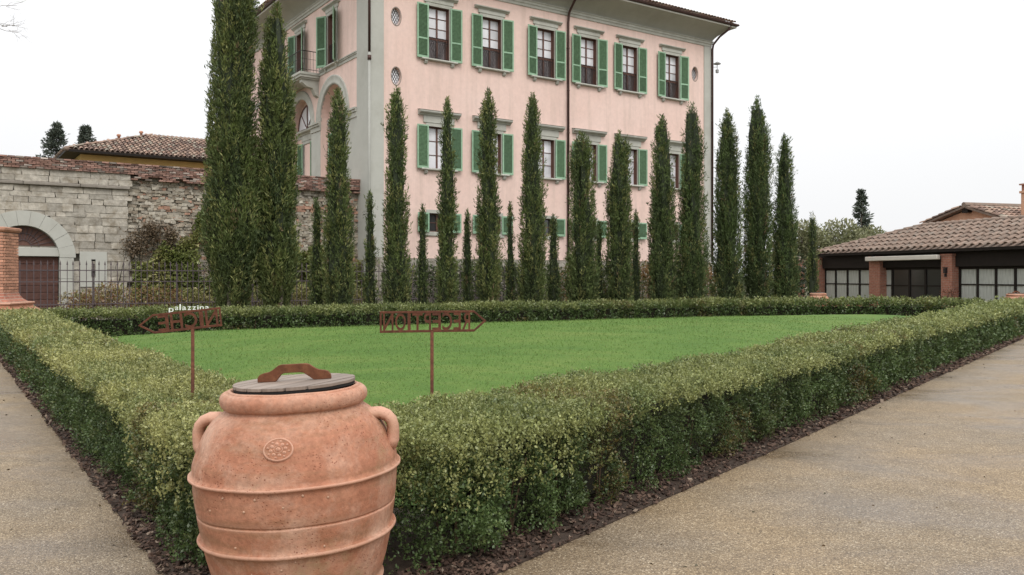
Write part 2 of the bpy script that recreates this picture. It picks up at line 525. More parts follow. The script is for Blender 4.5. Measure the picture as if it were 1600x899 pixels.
M['stone_block'] = simple('pale_wall_block', (0.385, 0.355, 0.305), 0.9, 0.34, 7, 0, 0.9, dirt=(0.20, 0.165, 0.12), dscale=2.6, rnd=0.2)
M['wall_core'] = simple('rubble_mortar', (0.36, 0.33, 0.28), 0.95, 0.3, 5, 0, 0.5)
M['tile'] = simple('roof_tile_clay', (0.215, 0.155, 0.122), 0.88, 0.3, 5, 0, 0.25, dirt=(0.195, 0.17, 0.145), dscale=3, rnd=0.14)
M['tile_far'] = tinted('far_roof_tile', 0.9, 0.15)
M['door_plank'] = simple('brown_door_plank', (0.10, 0.048, 0.038), 0.7, 0.3, 9, rnd=0.2)
#@@SETTING
# ------------------------------------------------------------------ the garden plan (metres; camera stands at the origin)
DL = Vector((-0.5634, 0.8262)); NL = Vector((0.8262, 0.5634)); L0 = Vector((-1.924, 4.607))     # left path edge
DR = Vector((0.6101, 0.7923)); NR = Vector((-0.7923, 0.6101)); R0 = Vector((-0.053, 4.552))      # right path edge
def Lp(s, o): return L0 + DL * s + NL * o
def Rp(s, o): return R0 + DR * s + NR * o
JAR = Vector((-0.995, 4.0))
MUL = 0.11
HW_L, HW_R, HW_B = 0.96, 1.06, 0.85
BACK = [Vector(p) for p in ((-11.35, 19.2), (-8.0, 21.15), (-3.5, 23.4), (4.1, 27.3), (8.2, 28.75), (11.0, 29.4), (13.4, 29.2), (15.6, 27.4))]   # far top edge of the back hedge

def sheet(name, pts, z, mat, kind='structure'):
    mb = MB(); mb.quad(*[(p[0], p[1], z) for p in pts])
    return part(name, mb.mesh(name, mat, recalc=False), None, kind=kind)

def disc_ground():
    mb = MB(); n = 48
    mb.quad(*[(1500 * math.cos(2 * math.pi * k / n), 1500 * math.sin(2 * math.pi * k / n), -0.004) for k in range(n)])
    part('ground', mb.mesh('ground', M['far_ground'], recalc=False), None, kind='structure')
disc_ground()
# gravel paving in front of and along both sides of the garden bed
sheet('gravel_path', [(-34, -12), (40, -12), (40, 34), (24, 36), (16.6, 29.4), tuple(Rp(0, 0)), (-1.1, 3.45), tuple(Lp(0, 0)), tuple(Lp(18.0, 0)), (-34, 20.5)], 0.004, M['path'])
bed_in = [tuple(Lp(18.2, 0.02))] + [(p.x - 0.1, p.y + 1.5) for p in BACK[1:]] + [tuple(Rp(27.6, -0.02)), tuple(Rp(0, 0)), (-1.1, 3.45), tuple(Lp(0, 0))]
def bed():
    mb = MB(); pts = [(p[0], p[1]) for p in bed_in]
    mb.prism(pts, 0.0, 0.014, 'z')
    part('planting_bed', mb.mesh('planting_bed', M['soil']), None, kind='structure')
bed()

# lawn: gently crowned, inside the hedges
LAWN = [Lp(1.1, MUL + HW_L * 0.7), Lp(17.3, MUL + HW_L * 0.7)] + [p - Vector((0.25, 0.5)) for p in BACK[1:7]] + [Rp(26.6, MUL + HW_R * 0.7), Rp(0.9, MUL + HW_R * 0.7)]
LV = np.array([(p.x, p.y) for p in LAWN])
def lawn_sd(X, Y):
    """(inside, distance to the lawn's boundary)"""
    P = np.stack([X, Y], -1); d = np.full(X.shape, 1e9); ins = np.zeros(X.shape, bool)
    for i in range(len(LV)):
        a, b = LV[i], LV[(i + 1) % len(LV)]
        e = b - a; w = P - a
        t = np.clip((w @ e) / (e @ e), 0, 1)
        d = np.minimum(d, np.linalg.norm(w - t[..., None] * e, axis=-1))
        c = ((a[1] > Y) != (b[1] > Y)) & (X < (b[0] - a[0]) * (Y - a[1]) / (b[1] - a[1] + 1e-12) + a[0])
        ins ^= c
    return ins, d
def lawn_z(X, Y):
    ins, d = lawn_sd(X, Y)
    t = np.clip(d / 5.5, 0, 1)
    P3 = np.stack([X * 0.8, Y * 0.8, X * 0], -1)
    return np.where(ins, 0.03 + 0.50 * (1 - (1 - t) ** 2) * np.clip((Y - 4) / 13, 0.25, 1), 0.03) + 0.02 * (vnoise(P3, 5) - 0.5) * t
def lawn():
    nx, ny = 110, 100
    xs = np.linspace(-12, 16, nx); ys = np.linspace(4.5, 30, ny)
    X, Y = np.meshgrid(xs, ys, indexing='ij'); X = X.ravel(); Y = Y.ravel()
    ins, d = lawn_sd(X, Y); Z = lawn_z(X, Y)
    keep = ins | (d < 0.3)
    idx = -np.ones(len(X), int); mb = MB()
    for i in np.nonzero(keep)[0]:
        idx[i] = len(mb.v); mb.v.append((X[i], Y[i], Z[i]))
    for i in range(nx - 1):
        for j in range(ny - 1):
            q = [idx[i * ny + j], idx[(i + 1) * ny + j], idx[(i + 1) * ny + j + 1], idx[i * ny + j + 1]]
            if min(q) >= 0: mb.f.append(tuple(q))
    part('lawn', mb.mesh('lawn', M['lawn'], True, recalc=False), None, kind='structure')
lawn()
def grass():
    n = 130000
    u = rng.random(n); Y = 5.5 + 18 * u ** 1.7
    X = (rng.random(n) - 0.5) * 1.35 * Y
    ins, d = lawn_sd(X, Y); X, Y = X[ins], Y[ins]
    Z = lawn_z(X, Y); n = len(X)
    C = np.stack([X, Y, Z - 0.004], -1)
    D = unit(np.stack([rng.normal(0, .55, n), rng.normal(0, .55, n), np.ones(n)], -1))
    k = np.clip(Y / 9, 0.8, 2.2)
    L = rng.uniform(0.014, 0.034, n) * np.clip(k, 1, 1.5); W = rng.uniform(0.003, 0.006, n) * k
    pn = vnoise(np.stack([X * .9, Y * .9, X * 0], -1), 3)
    base = np.array([0.098, 0.17, 0.033]); yel = np.array([0.19, 0.22, 0.07]); drk = np.array([0.10, 0.172, 0.034])
    r = rng.random(n)[:, None]
    c = base * (1 - r) + drk * r
    c = np.where((rng.random(n) < 0.12 + 0.3 * (pn - 0.5))[:, None], yel, c) * rng.uniform(.85, 1.15, (n, 1))
    part('grass', quads_np('grass', leaf_quads(C, D, L, W, fold=0.2), M['blade'], c), None, kind='stuff')
grass()

def mulch():
    n = 16000
    half = n // 2
    def strip(f, cnt, smax):
        s = smax * rng.random(cnt) ** 1.9 - 0.9; o = -0.025 + rng.random(cnt) ** 0.9 * 0.42
        return np.array([tuple(f(a, b)) for a, b in zip(s, o)])
    P = np.concatenate([strip(Lp, half, 18.5), strip(Rp, half, 28)])
    n = len(P)
    sz = rng.uniform(0.006, 0.022, n) * np.clip(P[:, 1] / 9, 0.8, 1.8)
    Hs = np.stack([sz, sz * rng.uniform(.35, .8, n), sz * rng.uniform(.12, .3, n)], -1)
    a = unit(np.stack([rng.normal(size=n), rng.normal(size=n), rng.normal(0, .45, n)], -1))
    up = unit(np.stack([rng.normal(0, .35, n), rng.normal(0, .35, n), np.ones(n)], -1))
    b = unit(np.cross(up, a)); c = np.cross(a, b)
    rot = np.stack([a, b, c], -1)
    C = np.stack([P[:, 0], P[:, 1], 0.014 + sz * 0.4 + rng.random(n) * 0.012], -1)
    pal = np.array([[.05, .03, .022], [.09, .055, .04], [.13, .085, .062], [.035, .023, .018], [.21, .16, .12], [.07, .045, .035]])
    col = pal[rng.choice(6, n, p=[.27, .27, .16, .17, .05, .08])] * rng.uniform(.8, 1.2, (n, 1))
    part('bark_mulch', boxes_np('bark_mulch', C, Hs, M['chip'], rot, col, 0.25), None, kind='stuff')
mulch()

def litter():
    n = 150
    side = rng.random(n) < .35
    P = np.array([tuple(Lp(12 * rng.random() ** 1.5, -abs(rng.normal(0, .7)) - .02)) if q else tuple(Rp(16 * rng.random() ** 1.5 - .5, -abs(rng.normal(0, 1.1)) - .02)) for q in side])
    C = np.stack([P[:, 0], P[:, 1], np.full(n, .007)], -1)
    D = unit(np.stack([rng.normal(size=n), rng.normal(size=n), rng.normal(0, .08, n)], -1))
    L = rng.uniform(.012, .035, n)
    pal = np.array([[.03, .02, .012], [.10, .06, .03], [.14, .10, .05], [.06, .05, .02]])
    part('fallen_leaves', quads_np('fallen_leaves', leaf_quads(C, D, L, L * .6, fold=.1), M['leaf'], pal[rng.integers(0, 4, n)]), None, kind='stuff')
litter()

# ------------------------------------------------------------------ clipped box hedges
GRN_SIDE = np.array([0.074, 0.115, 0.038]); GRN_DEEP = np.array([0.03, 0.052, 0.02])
ORNG = np.array([0.20, 0.115, 0.035]); BROWN = np.array([0.13, 0.085, 0.04])
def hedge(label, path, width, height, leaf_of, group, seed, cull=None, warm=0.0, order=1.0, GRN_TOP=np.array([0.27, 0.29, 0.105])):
    """path: outer line of the hedge (list of 2D points); the hedge lies on the +width side (left normal * order)"""
    path = [Vector(p) for p in path]
    segs = []; S = 0
    for a, b in zip(path, path[1:]):
        l = (b - a).length; d = (b - a) / l; segs.append((S, l, a, d, Vector((-d.y, d.x)) * order)); S += l
    mid = path[0]
    root = thing('box_hedge', label, 'hedge', (0, 0, 0), 0, group)
    quadsV = []; quadsC = []
    step = 0.5
    nst = int(S / step)
    for i in range(nst):
        s0 = i * step
        sg = [g for g in segs if g[0] <= s0 + 1e-6][-1]
        P0 = sg[2] + sg[3] * (s0 - sg[0])
        dist = max((P0 + sg[4] * 0.3).length, 4.0)
        Lf = leaf_of(dist)
        per = height * 1.0 + width + height * 0.45
        per_m2 = 6.6 / (Lf * Lf)
        nsp = 6 if dist < 9 else 4
        ncl = int(per_m2 * per * step / nsp * (1.9 if s0 < 1.6 and dist < 9 else 1.0))
        s = s0 + rng.random(ncl) * step
        q = rng.random(ncl) * per
        front = q < height; top = (q >= height) & (q < height + width); back = q >= height + width
        dep = rng.random(ncl) ** 1.5 * (0.13 + 0.3 * Lf)
        if s0 < 1.6 and dist < 9: dep = np.where(rng.random(ncl) < 0.5, rng.random(ncl) * 0.48, dep)
        # each plant of the hedge bulges a little: darker clefts between the plants
        ph = s * 2 * math.pi / 0.47 + 2.2 * vnoise(np.stack([s * 0.8, s * 0, s * 0 + seed], -1), seed)
        hgt = np.where(front, q, np.where(top, height, (q - height - width) / 0.45))
        nP = np.stack([s * 6.2, hgt * 5.2, np.where(top, (q - height) * 6.0, 0.0) + seed], -1)
        lump = vnoise(nP, seed + 1) * 0.6 + vnoise(nP * 2.3, seed + 2) * 0.4
        cleft = (0.5 + 0.5 * np.cos(ph)) ** 5
        lumpc = np.clip((lump - 0.28) / 0.44, 0, 1)
        ind = 0.15 * (1 - lumpc) * np.where(top, 0.6, 1.0) + 0.10 * cleft * np.where(top, 0.2, 1.0)
        dd = dep + ind
        bat = 0.03 * (hgt / height)            # slight batter
        y = np.where(front, dd + bat, np.where(top, q - height, width - dd - bat))
        z = np.where(front, q, np.where(top, height - dd * 0.75, np.clip(height - hgt, 0, height)))
        z = np.where(back, height - hgt, z) + 0.0
        z = z + 0.035 * (vnoise(np.stack([s * 1.1, s * 0, s * 0 + 9], -1), seed) - 0.5) * 2 * (z / height)
        # rounded shoulders
        e = np.where(top, np.minimum(y, width - y), 9)
        z = z - np.clip(0.09 - e, 0, 1) ** 2 * 6
        sh = np.where(front & (q > height - 0.09), (q - height + 0.09), 0); y = y + sh ** 2 * 6
        # thin out low on the outer face
        keep = ~(front & (z < 0.07) & (rng.random(ncl) < 0.5)) & (z > 0.02) & ~((lumpc < 0.16) & (rng.random(ncl) < np.where(top, 0.45, 0.75)))
        nl = np.where(front[:, None], [[0, -1.0, 0.35]], np.where(top[:, None], [[0, 0, 1.0]], [[0, 1.0, 0.35]]))
        s, y, z, nl, lump, top, dd, hgt, front = (a[keep] for a in (s, y, z, nl, lump, top, dd, hgt, front))
        ncl = len(s)
        t2, n2, a2 = np.array(sg[3]), np.array(sg[4]), np.array(sg[2])
        XY = a2 + (s - sg[0])[:, None] * t2 + y[:, None] * n2
        if cull is not None:
            k = ~cull(XY); XY, s, y, z, nl, lump, top, dd, hgt, front = (a[k] for a in (XY, s, y, z, nl, lump, top, dd, hgt, front)); ncl = len(s)
        if not ncl: continue
        outw = np.concatenate([nl[:, 1:2] * n2, nl[:, 2:3]], 1)
        tw = unit(outw * 0.9 + np.array([0, 0, 0.35]) + rng.normal(0, .45, (ncl, 3)))     # twig direction
        base = np.concatenate([XY, z[:, None]], 1)
        # colours: young tips on top yellower, sides deep green plus painted shade, some plants bronzed
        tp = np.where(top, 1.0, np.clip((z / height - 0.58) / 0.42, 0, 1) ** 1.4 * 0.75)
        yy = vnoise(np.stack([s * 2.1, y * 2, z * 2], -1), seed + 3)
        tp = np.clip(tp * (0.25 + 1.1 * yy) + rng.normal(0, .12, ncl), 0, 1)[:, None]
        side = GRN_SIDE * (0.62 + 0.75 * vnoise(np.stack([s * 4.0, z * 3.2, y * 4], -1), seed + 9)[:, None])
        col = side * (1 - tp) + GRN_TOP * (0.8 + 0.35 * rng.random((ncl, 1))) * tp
        br = vnoise(np.stack([s * 1.9, z * 0.9, s * 0], -1), seed + 4)
        mbr = np.clip((br - 0.77 + warm) / 0.10, 0, 1)[:, None] * (rng.random((ncl, 1)) < 0.6)
        col = col * (1 - mbr * 0.55) + np.where(rng.random((ncl, 1)) < 0.4, ORNG, BROWN) * mbr * 0.55
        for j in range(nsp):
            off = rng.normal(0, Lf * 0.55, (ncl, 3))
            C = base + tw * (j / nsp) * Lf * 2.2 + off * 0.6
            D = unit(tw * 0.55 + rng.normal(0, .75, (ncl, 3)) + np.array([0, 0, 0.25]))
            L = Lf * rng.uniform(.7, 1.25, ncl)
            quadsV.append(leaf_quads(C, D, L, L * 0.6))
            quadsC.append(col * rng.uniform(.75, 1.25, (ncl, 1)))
    V = np.concatenate(quadsV); Cc = np.concatenate(quadsC)
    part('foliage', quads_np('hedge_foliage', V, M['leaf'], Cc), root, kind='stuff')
    # twiggy heart of the hedge
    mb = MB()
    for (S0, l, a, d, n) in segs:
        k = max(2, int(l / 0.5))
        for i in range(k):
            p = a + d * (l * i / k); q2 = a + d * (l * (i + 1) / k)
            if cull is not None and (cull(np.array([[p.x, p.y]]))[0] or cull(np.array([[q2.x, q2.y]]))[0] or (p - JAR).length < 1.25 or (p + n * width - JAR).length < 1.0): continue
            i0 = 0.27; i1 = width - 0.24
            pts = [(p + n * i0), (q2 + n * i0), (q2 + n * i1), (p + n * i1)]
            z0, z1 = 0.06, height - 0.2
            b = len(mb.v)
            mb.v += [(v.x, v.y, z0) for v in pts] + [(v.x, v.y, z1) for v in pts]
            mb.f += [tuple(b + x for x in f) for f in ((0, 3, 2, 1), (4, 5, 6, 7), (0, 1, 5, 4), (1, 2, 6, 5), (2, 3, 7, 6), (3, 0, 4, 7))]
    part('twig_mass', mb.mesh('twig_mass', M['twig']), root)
    # stems showing at the foot
    mb = MB()
    for (S0, l, a, d, n) in segs:
        for i in range(int(l / 0.47)):
            p = a + d * (i * 0.47 + 0.2) + n * 0.26
            if cull is not None and (cull(np.array([[p.x, p.y]]))[0] or (p - JAR).length < 0.9): continue
            for j in range(3):
                q0 = Vector((p.x + random.uniform(-.06, .06), p.y + random.uniform(-.06, .06), 0))
                q1 = q0 + Vector((random.uniform(-.1, .1), random.uniform(-.1, .1), height * random.uniform(.45, .7)))
                mb.tube([q0, (q0 + q1) / 2 + Vector((random.uniform(-.03, .03), 0, 0)), q1], [0.008, 0.006, 0.004], 5)
    part('stem', mb.mesh('stem', M['twig_brown']), root, kind='stuff')
    return root

leafsize = lambda d: max(0.021, 0.0028 * d)
def cull_jar(XY):
    return (np.hypot(XY[:, 0] - JAR.x, XY[:, 1] - JAR.y) < 0.57) | (XY[:, 1] < 4.42)
HG = 'clipped box hedges around the lawn'
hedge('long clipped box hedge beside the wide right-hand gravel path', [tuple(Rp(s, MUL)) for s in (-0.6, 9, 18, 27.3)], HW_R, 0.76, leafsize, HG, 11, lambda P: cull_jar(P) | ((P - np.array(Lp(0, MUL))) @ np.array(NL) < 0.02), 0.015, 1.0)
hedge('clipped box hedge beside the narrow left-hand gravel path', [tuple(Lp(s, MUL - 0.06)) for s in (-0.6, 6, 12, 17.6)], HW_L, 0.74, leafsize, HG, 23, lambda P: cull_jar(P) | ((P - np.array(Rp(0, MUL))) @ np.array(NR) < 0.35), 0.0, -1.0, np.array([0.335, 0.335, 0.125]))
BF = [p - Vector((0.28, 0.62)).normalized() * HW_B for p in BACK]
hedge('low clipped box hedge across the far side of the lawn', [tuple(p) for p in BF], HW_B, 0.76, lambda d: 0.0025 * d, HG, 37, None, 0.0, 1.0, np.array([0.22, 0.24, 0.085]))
#@@JAR
# ------------------------------------------------------------------ terracotta jars
JPROF = [(0.30, 0.0), (0.325, 0.02), (0.36, 0.08), (0.385, 0.14), (0.395, 0.155), (0.411, 0.163), (0.415, 0.178), (0.404, 0.192), (0.418, 0.235), (0.438, 0.30), (0.456, 0.37), (0.462, 0.394),
         (0.480, 0.402), (0.486, 0.411), (0.481, 0.420), (0.468, 0.426), (0.478, 0.48), (0.485, 0.523), (0.4835, 0.530), (0.479, 0.534), (0.4865, 0.542), (0.493, 0.59), (0.497, 0.64), (0.499, 0.688), (0.512, 0.6925), (0.5175, 0.700), (0.5135, 0.7075), (0.500, 0.712),
         (0.497, 0.745), (0.487, 0.78), (0.468, 0.825), (0.442, 0.868), (0.41, 0.908), (0.372, 0.946), (0.338, 0.972), (0.322, 0.984), (0.316, 0.992), (0.318, 0.997), (0.328, 1.002), (0.337, 1.016), (0.340, 1.034), (0.337, 1.051), (0.327, 1.065), (0.314, 1.072), (0.306, 1.071),
         (0.302, 1.077), (0.294, 1.081), (0.286, 1.077), (0.277, 1.06), (0.27, 1.0)]
JPROF = [((r if h > 0.955 else r * (1 - 0.062 * min(1.0, (0.955 - h) / 0.12))), h) for r, h in JPROF]
def jar_radius(h):
    for (r0, h0), (r1, h1) in zip(JPROF, JPROF[1:]):
        if h0 <= h <= h1: return r0 + (r1 - r0) * (h - h0) / (h1 - h0)
    return 0.3
def refine(prof, n=2):
    """Catmull-Rom refinement of the profile"""
    P = [Vector(p) for p in prof]; out = []
    for i in range(len(P) - 1):
        p0, p1, p2, p3 = P[max(i - 1, 0)], P[i], P[i + 1], P[min(i + 2, len(P) - 1)]
        for k in range(n):
            t = k / n
            q = 0.5 * ((2 * p1) + (p2 - p0) * t + (2 * p0 - 5 * p1 + 4 * p2 - p3) * t * t + (3 * p1 - p0 - 3 * p2 + p3) * t ** 3)
            out.append((q.x, q.y))
    out.append(tuple(P[-1]))
    return out
def jar_body():
    mb = MB().lathe(refine(JPROF, 2), 144)
    # hand-coiled unevenness
    nv = np.array(mb.v); ang = np.arctan2(nv[:, 1], nv[:, 0])
    w = vnoise(np.stack([np.cos(ang) * 2.2 + 9, np.sin(ang) * 2.2 + 9, nv[:, 2] * 4], -1), 4) - 0.5
    w2 = vnoise(np.stack([np.cos(ang) * 9 + 30, np.sin(ang) * 9 + 30, nv[:, 2] * 30], -1), 6) - 0.5
    f = 1 + 0.016 * w + 0.005 * w2
    nv[:, 0] *= f; nv[:, 1] *= f; nv[:, 2] += 0.004 * (vnoise(np.stack([np.cos(ang) * 3 + 5, np.sin(ang) * 3 + 5, ang * 0], -1), 8) - .5) * (nv[:, 2] > .1)
    mb.v = [tuple(p) for p in nv]
    return mb.mesh('jar_body', M['terracotta'], True)
def ear_mesh(s):
    mb = MB()
    pts = [(0.33, 0.920), (0.365, 0.940), (0.402, 0.942), (0.432, 0.930), (0.453, 0.907), (0.460, 0.880), (0.460, 0.85), (0.458, 0.815), (0.446, 0.785)]
    P = [Vector((s * r, 0, h)) for r, h in pts]
    mb.tube(P, [0.036, 0.032, 0.030, 0.029, 0.028, 0.028, 0.029, 0.030, 0.030], 14)
    me = mb.mesh('ear_handle', M['terracotta'], True)
    for v in me.vertices: v.co.y *= 1.35
    return me
def medallion_mesh(h=0.862, ang=-85.5):
    """flat stamped disc with a ringed rosette, bent onto the shoulder"""
    mb = MB()
    n = 40
    def ring(r, z): return [(r * math.cos(2 * math.pi * k / n), r * math.sin(2 * math.pi * k / n), z) for k in range(n)]
    mb.loops([ring(0.064, -0.02), ring(0.064, 0.004), ring(0.061, 0.0075), ring(0.057, 0.008), ring(0.054, 0.0045), ring(0.03, 0.0045), ring(0.001, 0.0045)])
    def bumpy(x, y, r, hgt):
        mb.loops([[(x + r * math.cos(2 * math.pi * k / 10) * q, y + r * math.sin(2 * math.pi * k / 10) * q, 0.0045 + zz) for k in range(10)] for q, zz in ((1, 0), (0.85, hgt * .6), (0.45, hgt), (0.01, hgt))])
    bumpy(0, 0.002, 0.011, 0.006)
    mb.loops([[(0.018 * q * math.cos(2 * math.pi * k / 20), 0.002 + 0.018 * q * math.sin(2 * math.pi * k / 20), z) for k in range(20)] for q, z in ((1.1, 0.0045), (1.0, 0.008), (0.88, 0.0045))])
    for k in range(8):
        a = 2 * math.pi * k / 8 + 0.2
        bumpy(0.031 * math.cos(a), 0.031 * math.sin(a), 0.0085, 0.0045)
        bumpy(0.045 * math.cos(a + .39), 0.045 * math.sin(a + .39), 0.0055, 0.004)
    v = np.array(mb.v)
    a0 = R(ang); out = np.zeros_like(v)
    for i, (x, y, z) in enumerate(v):
        hh = h + y * 0.72
        rr = jar_radius(hh) * (1 + 0.0) + 0.0
        nr, nz = 0.74, 0.67
        th = a0 + x / jar_radius(h)
        rad = rr + nr * z
        out[i] = (rad * math.cos(th), rad * math.sin(th), hh + nz * z)
    mb.v = [tuple(p) for p in out]
    return mb.mesh('stamped_medallion', M['terracotta'], True)
def studs_mesh():
    mb = MB()
    for (h, a) in [(0.664, -117), (0.612, -104), (0.664, -97.5), (0.628, -83), (0.672, -73), (0.652, -60), (0.69, -45), (0.45, -112), (0.335, -104), (0.352, -86), (0.385, -78), (0.44, -62), (0.31, -95), (0.60, -128)]:
        r = jar_radius(h); c = Vector((r * math.cos(R(a)), r * math.sin(R(a)), h))
        nrm = Vector((math.cos(R(a)), math.sin(R(a)), 0)); t = Vector((-nrm.y, nrm.x, 0)); u = Vector((0, 0, 1))
        s = random.uniform(.6, 1.0)
        mb.loops([[tuple(c + nrm * d * s + (t * math.cos(k * math.pi / 4) + u * math.sin(k * math.pi / 4)) * rr * s) for k in range(8)] for rr, d in ((0.0065, -0.004), (0.0065, 0.002), (0.004, 0.0045), (0.0003, 0.005))])
    return mb.mesh('clay_stud', simple('pale_clay_stud', (0.42, 0.26, 0.18), 0.7, 0.15, 30), True)
body_me, ears_me = jar_body(), (ear_mesh(-1), ear_mesh(1))
studs_me = studs_mesh()
med_me = medallion_mesh()
def jar(label, loc, rz, tilt, scale, group):
    t = thing('terracotta_jar', label, 'jar', loc, 0, group)
    t.rotation_euler = (0, R(tilt), R(rz)); t.scale = (scale,) * 3
    part('body', body_me, t); part('ear_handle', ears_me[0], t); part('ear_handle', ears_me[1], t)
    part('stamped_medallion', med_me, t)
    part('clay_stud', studs_me, t, kind='stuff')
    return t
JG = 'big terracotta jars at the corners of the lawn'
jar('large weathered terracotta jar with two ear handles at the near corner of the hedges', (JAR.x, JAR.y, 0.0), 0, -1.9, 1.0, JG)
jar('terracotta jar shoulder showing above the far hedge, in front of the brick-piered building', (11.42, 31.5, 0), 40, 0, 0.9, JG)
jar('terracotta jar rising above the far end of the hedge at the right edge', (17.5, 29.3, 0), 70, 0, 0.92, JG)

LIDR = 0.281
def plank_meshes(width=0.082, n=7):
    out = []
    x = -LIDR + 0.006
    xs = [x]
    while x < LIDR - 0.02:
        x += random.uniform(0.068, 0.098); xs.append(min(x, LIDR - 0.001))
    if xs[-1] < LIDR - 0.001: xs.append(LIDR - 0.001)
    for a, b in zip(xs, xs[1:]):
        a2, b2 = a + 0.0042, b - 0.0042
        k = 8; pts = []
        for i in range(k + 1):
            q = a2 + (b2 - a2) * i / k; pts.append((q, -math.sqrt(max(LIDR ** 2 - q * q, 1e-6))))
        for i in range(k, -1, -1):
            q = a2 + (b2 - a2) * i / k; pts.append((q, math.sqrt(max(LIDR ** 2 - q * q, 1e-6))))
        mb = MB().prism(pts, 0.0, 0.016 + random.uniform(-.0012, .0012), 'z')
        out.append(mb.mesh('plank', M['lid_wood'], bevel=0.0015))
    return out
def lid(label, loc, rz, tilt, scale):
    t = thing('wooden_lid', label, 'lid', loc, 0, 'plank lids on the terracotta jars')
    t.rotation_euler = (0, R(tilt), R(rz)); t.scale = (scale,) * 3
    part('rubber_seal', MB().lathe([(0.05, -0.012), (0.278, -0.012), (0.279, -0.002), (0.2, -0.001)], 64).mesh('rubber_seal', M['black']), t)
    for me in planks_me: part('plank', me, t, rot=(0, 0, R(-28)))
    part('handle', lidhandle_me, t, rot=(0, 0, R(3)))
planks_me = plank_meshes()
hp = [(-0.172, 0), (-0.172, 0.022), (-0.16, 0.036), (-0.142, 0.042), (-0.118, 0.046), (-0.10, 0.055), (-0.072, 0.075), (-0.06, 0.078), (0.055, 0.078), (0.07, 0.074), (0.10, 0.053), (0.118, 0.045), (0.14, 0.042), (0.158, 0.036), (0.17, 0.02), (0.172, 0),
      (0.09, 0), (0.078, 0.010), (0.045, 0.034), (0.03, 0.038), (-0.045, 0.038), (-0.06, 0.032), (-0.083, 0.004), (-0.086, 0)]
def lid_handle():
    mb = MB()
    n = len(hp)
    # two mirrored quads strips would do, but the outline is simple: fan by triangulation
    me = bpy.data.meshes.new('handle'); bm = bmesh.new()
    vs = [bm.verts.new((x, -0.011, z)) for x, z in hp]
    f = bm.faces.new(vs)
    r = bmesh.ops.extrude_face_region(bm, geom=[f])
    bmesh.ops.translate(bm, verts=[e for e in r['geom'] if isinstance(e, bmesh.types.BMVert)], vec=(0, 0.022, 0))
    bmesh.ops.recalc_face_normals(bm, faces=bm.faces)
    bmesh.ops.bevel(bm, geom=[e for e in bm.edges if e.calc_face_angle(0) > 0.9], offset=0.002, segments=1, affect='EDGES')
    bmesh.ops.triangulate(bm, faces=[f for f in bm.faces if len(f.verts) > 4])
    bm.to_mesh(me); bm.free(); me.materials.append(M['rust_plate'])
    for v in me.vertices: v.co.z += 0.0155
    return me
lidhandle_me = lid_handle()
tl = R(-1.9)
lid('round grey plank lid with rusty steel handle on the large near jar', (JAR.x + 1.092 * math.sin(tl) + 0.003, JAR.y, 1.092 * math.cos(tl)), 0, -2.9, 1.0)
lid('plank lid on the distant jar before the tiled building', (11.42, 31.5, 1.093 * 0.9), 50, 0, 0.9)
lid('plank lid on the distant jar at the far end of the long hedge', (17.5, 29.3, 1.093 * 0.92), 10, 0, 0.92)

# ------------------------------------------------------------------ rusty cut-out arrow signs (seen from behind, so mirrored)
def letter_mesh(ch, w, h, depth, mat, bold=0.0, mirror=True):
    cu = bpy.data.curves.new('letter', 'FONT'); cu.body = ch; cu.size = 1.0; cu.extrude = 0.5; cu.offset = bold; cu.resolution_u = 3
    ob = bpy.data.objects.new('letter_tmp', cu); COL.objects.link(ob)
    bpy.context.view_layer.update()
    me = bpy.data.meshes.new_from_object(ob.evaluated_get(bpy.context.evaluated_depsgraph_get()))
    bpy.data.objects.remove(ob); bpy.data.curves.remove(cu)
    v = np.array([tuple(x.co) for x in me.vertices]); lo, hi = v.min(0), v.max(0)
    s = (hi - lo); s[s == 0] = 1
    q = (v - lo) / s
    for i, x in enumerate(me.vertices):
        xx = (q[i, 0] - 0.5) * w
        x.co = (-xx if mirror else xx, (q[i, 2] - 0.5) * depth, q[i, 1] * h)
    if mirror: me.flip_normals()
    me.materials.clear(); me.materials.append(mat); me.name = 'letter'
    return me
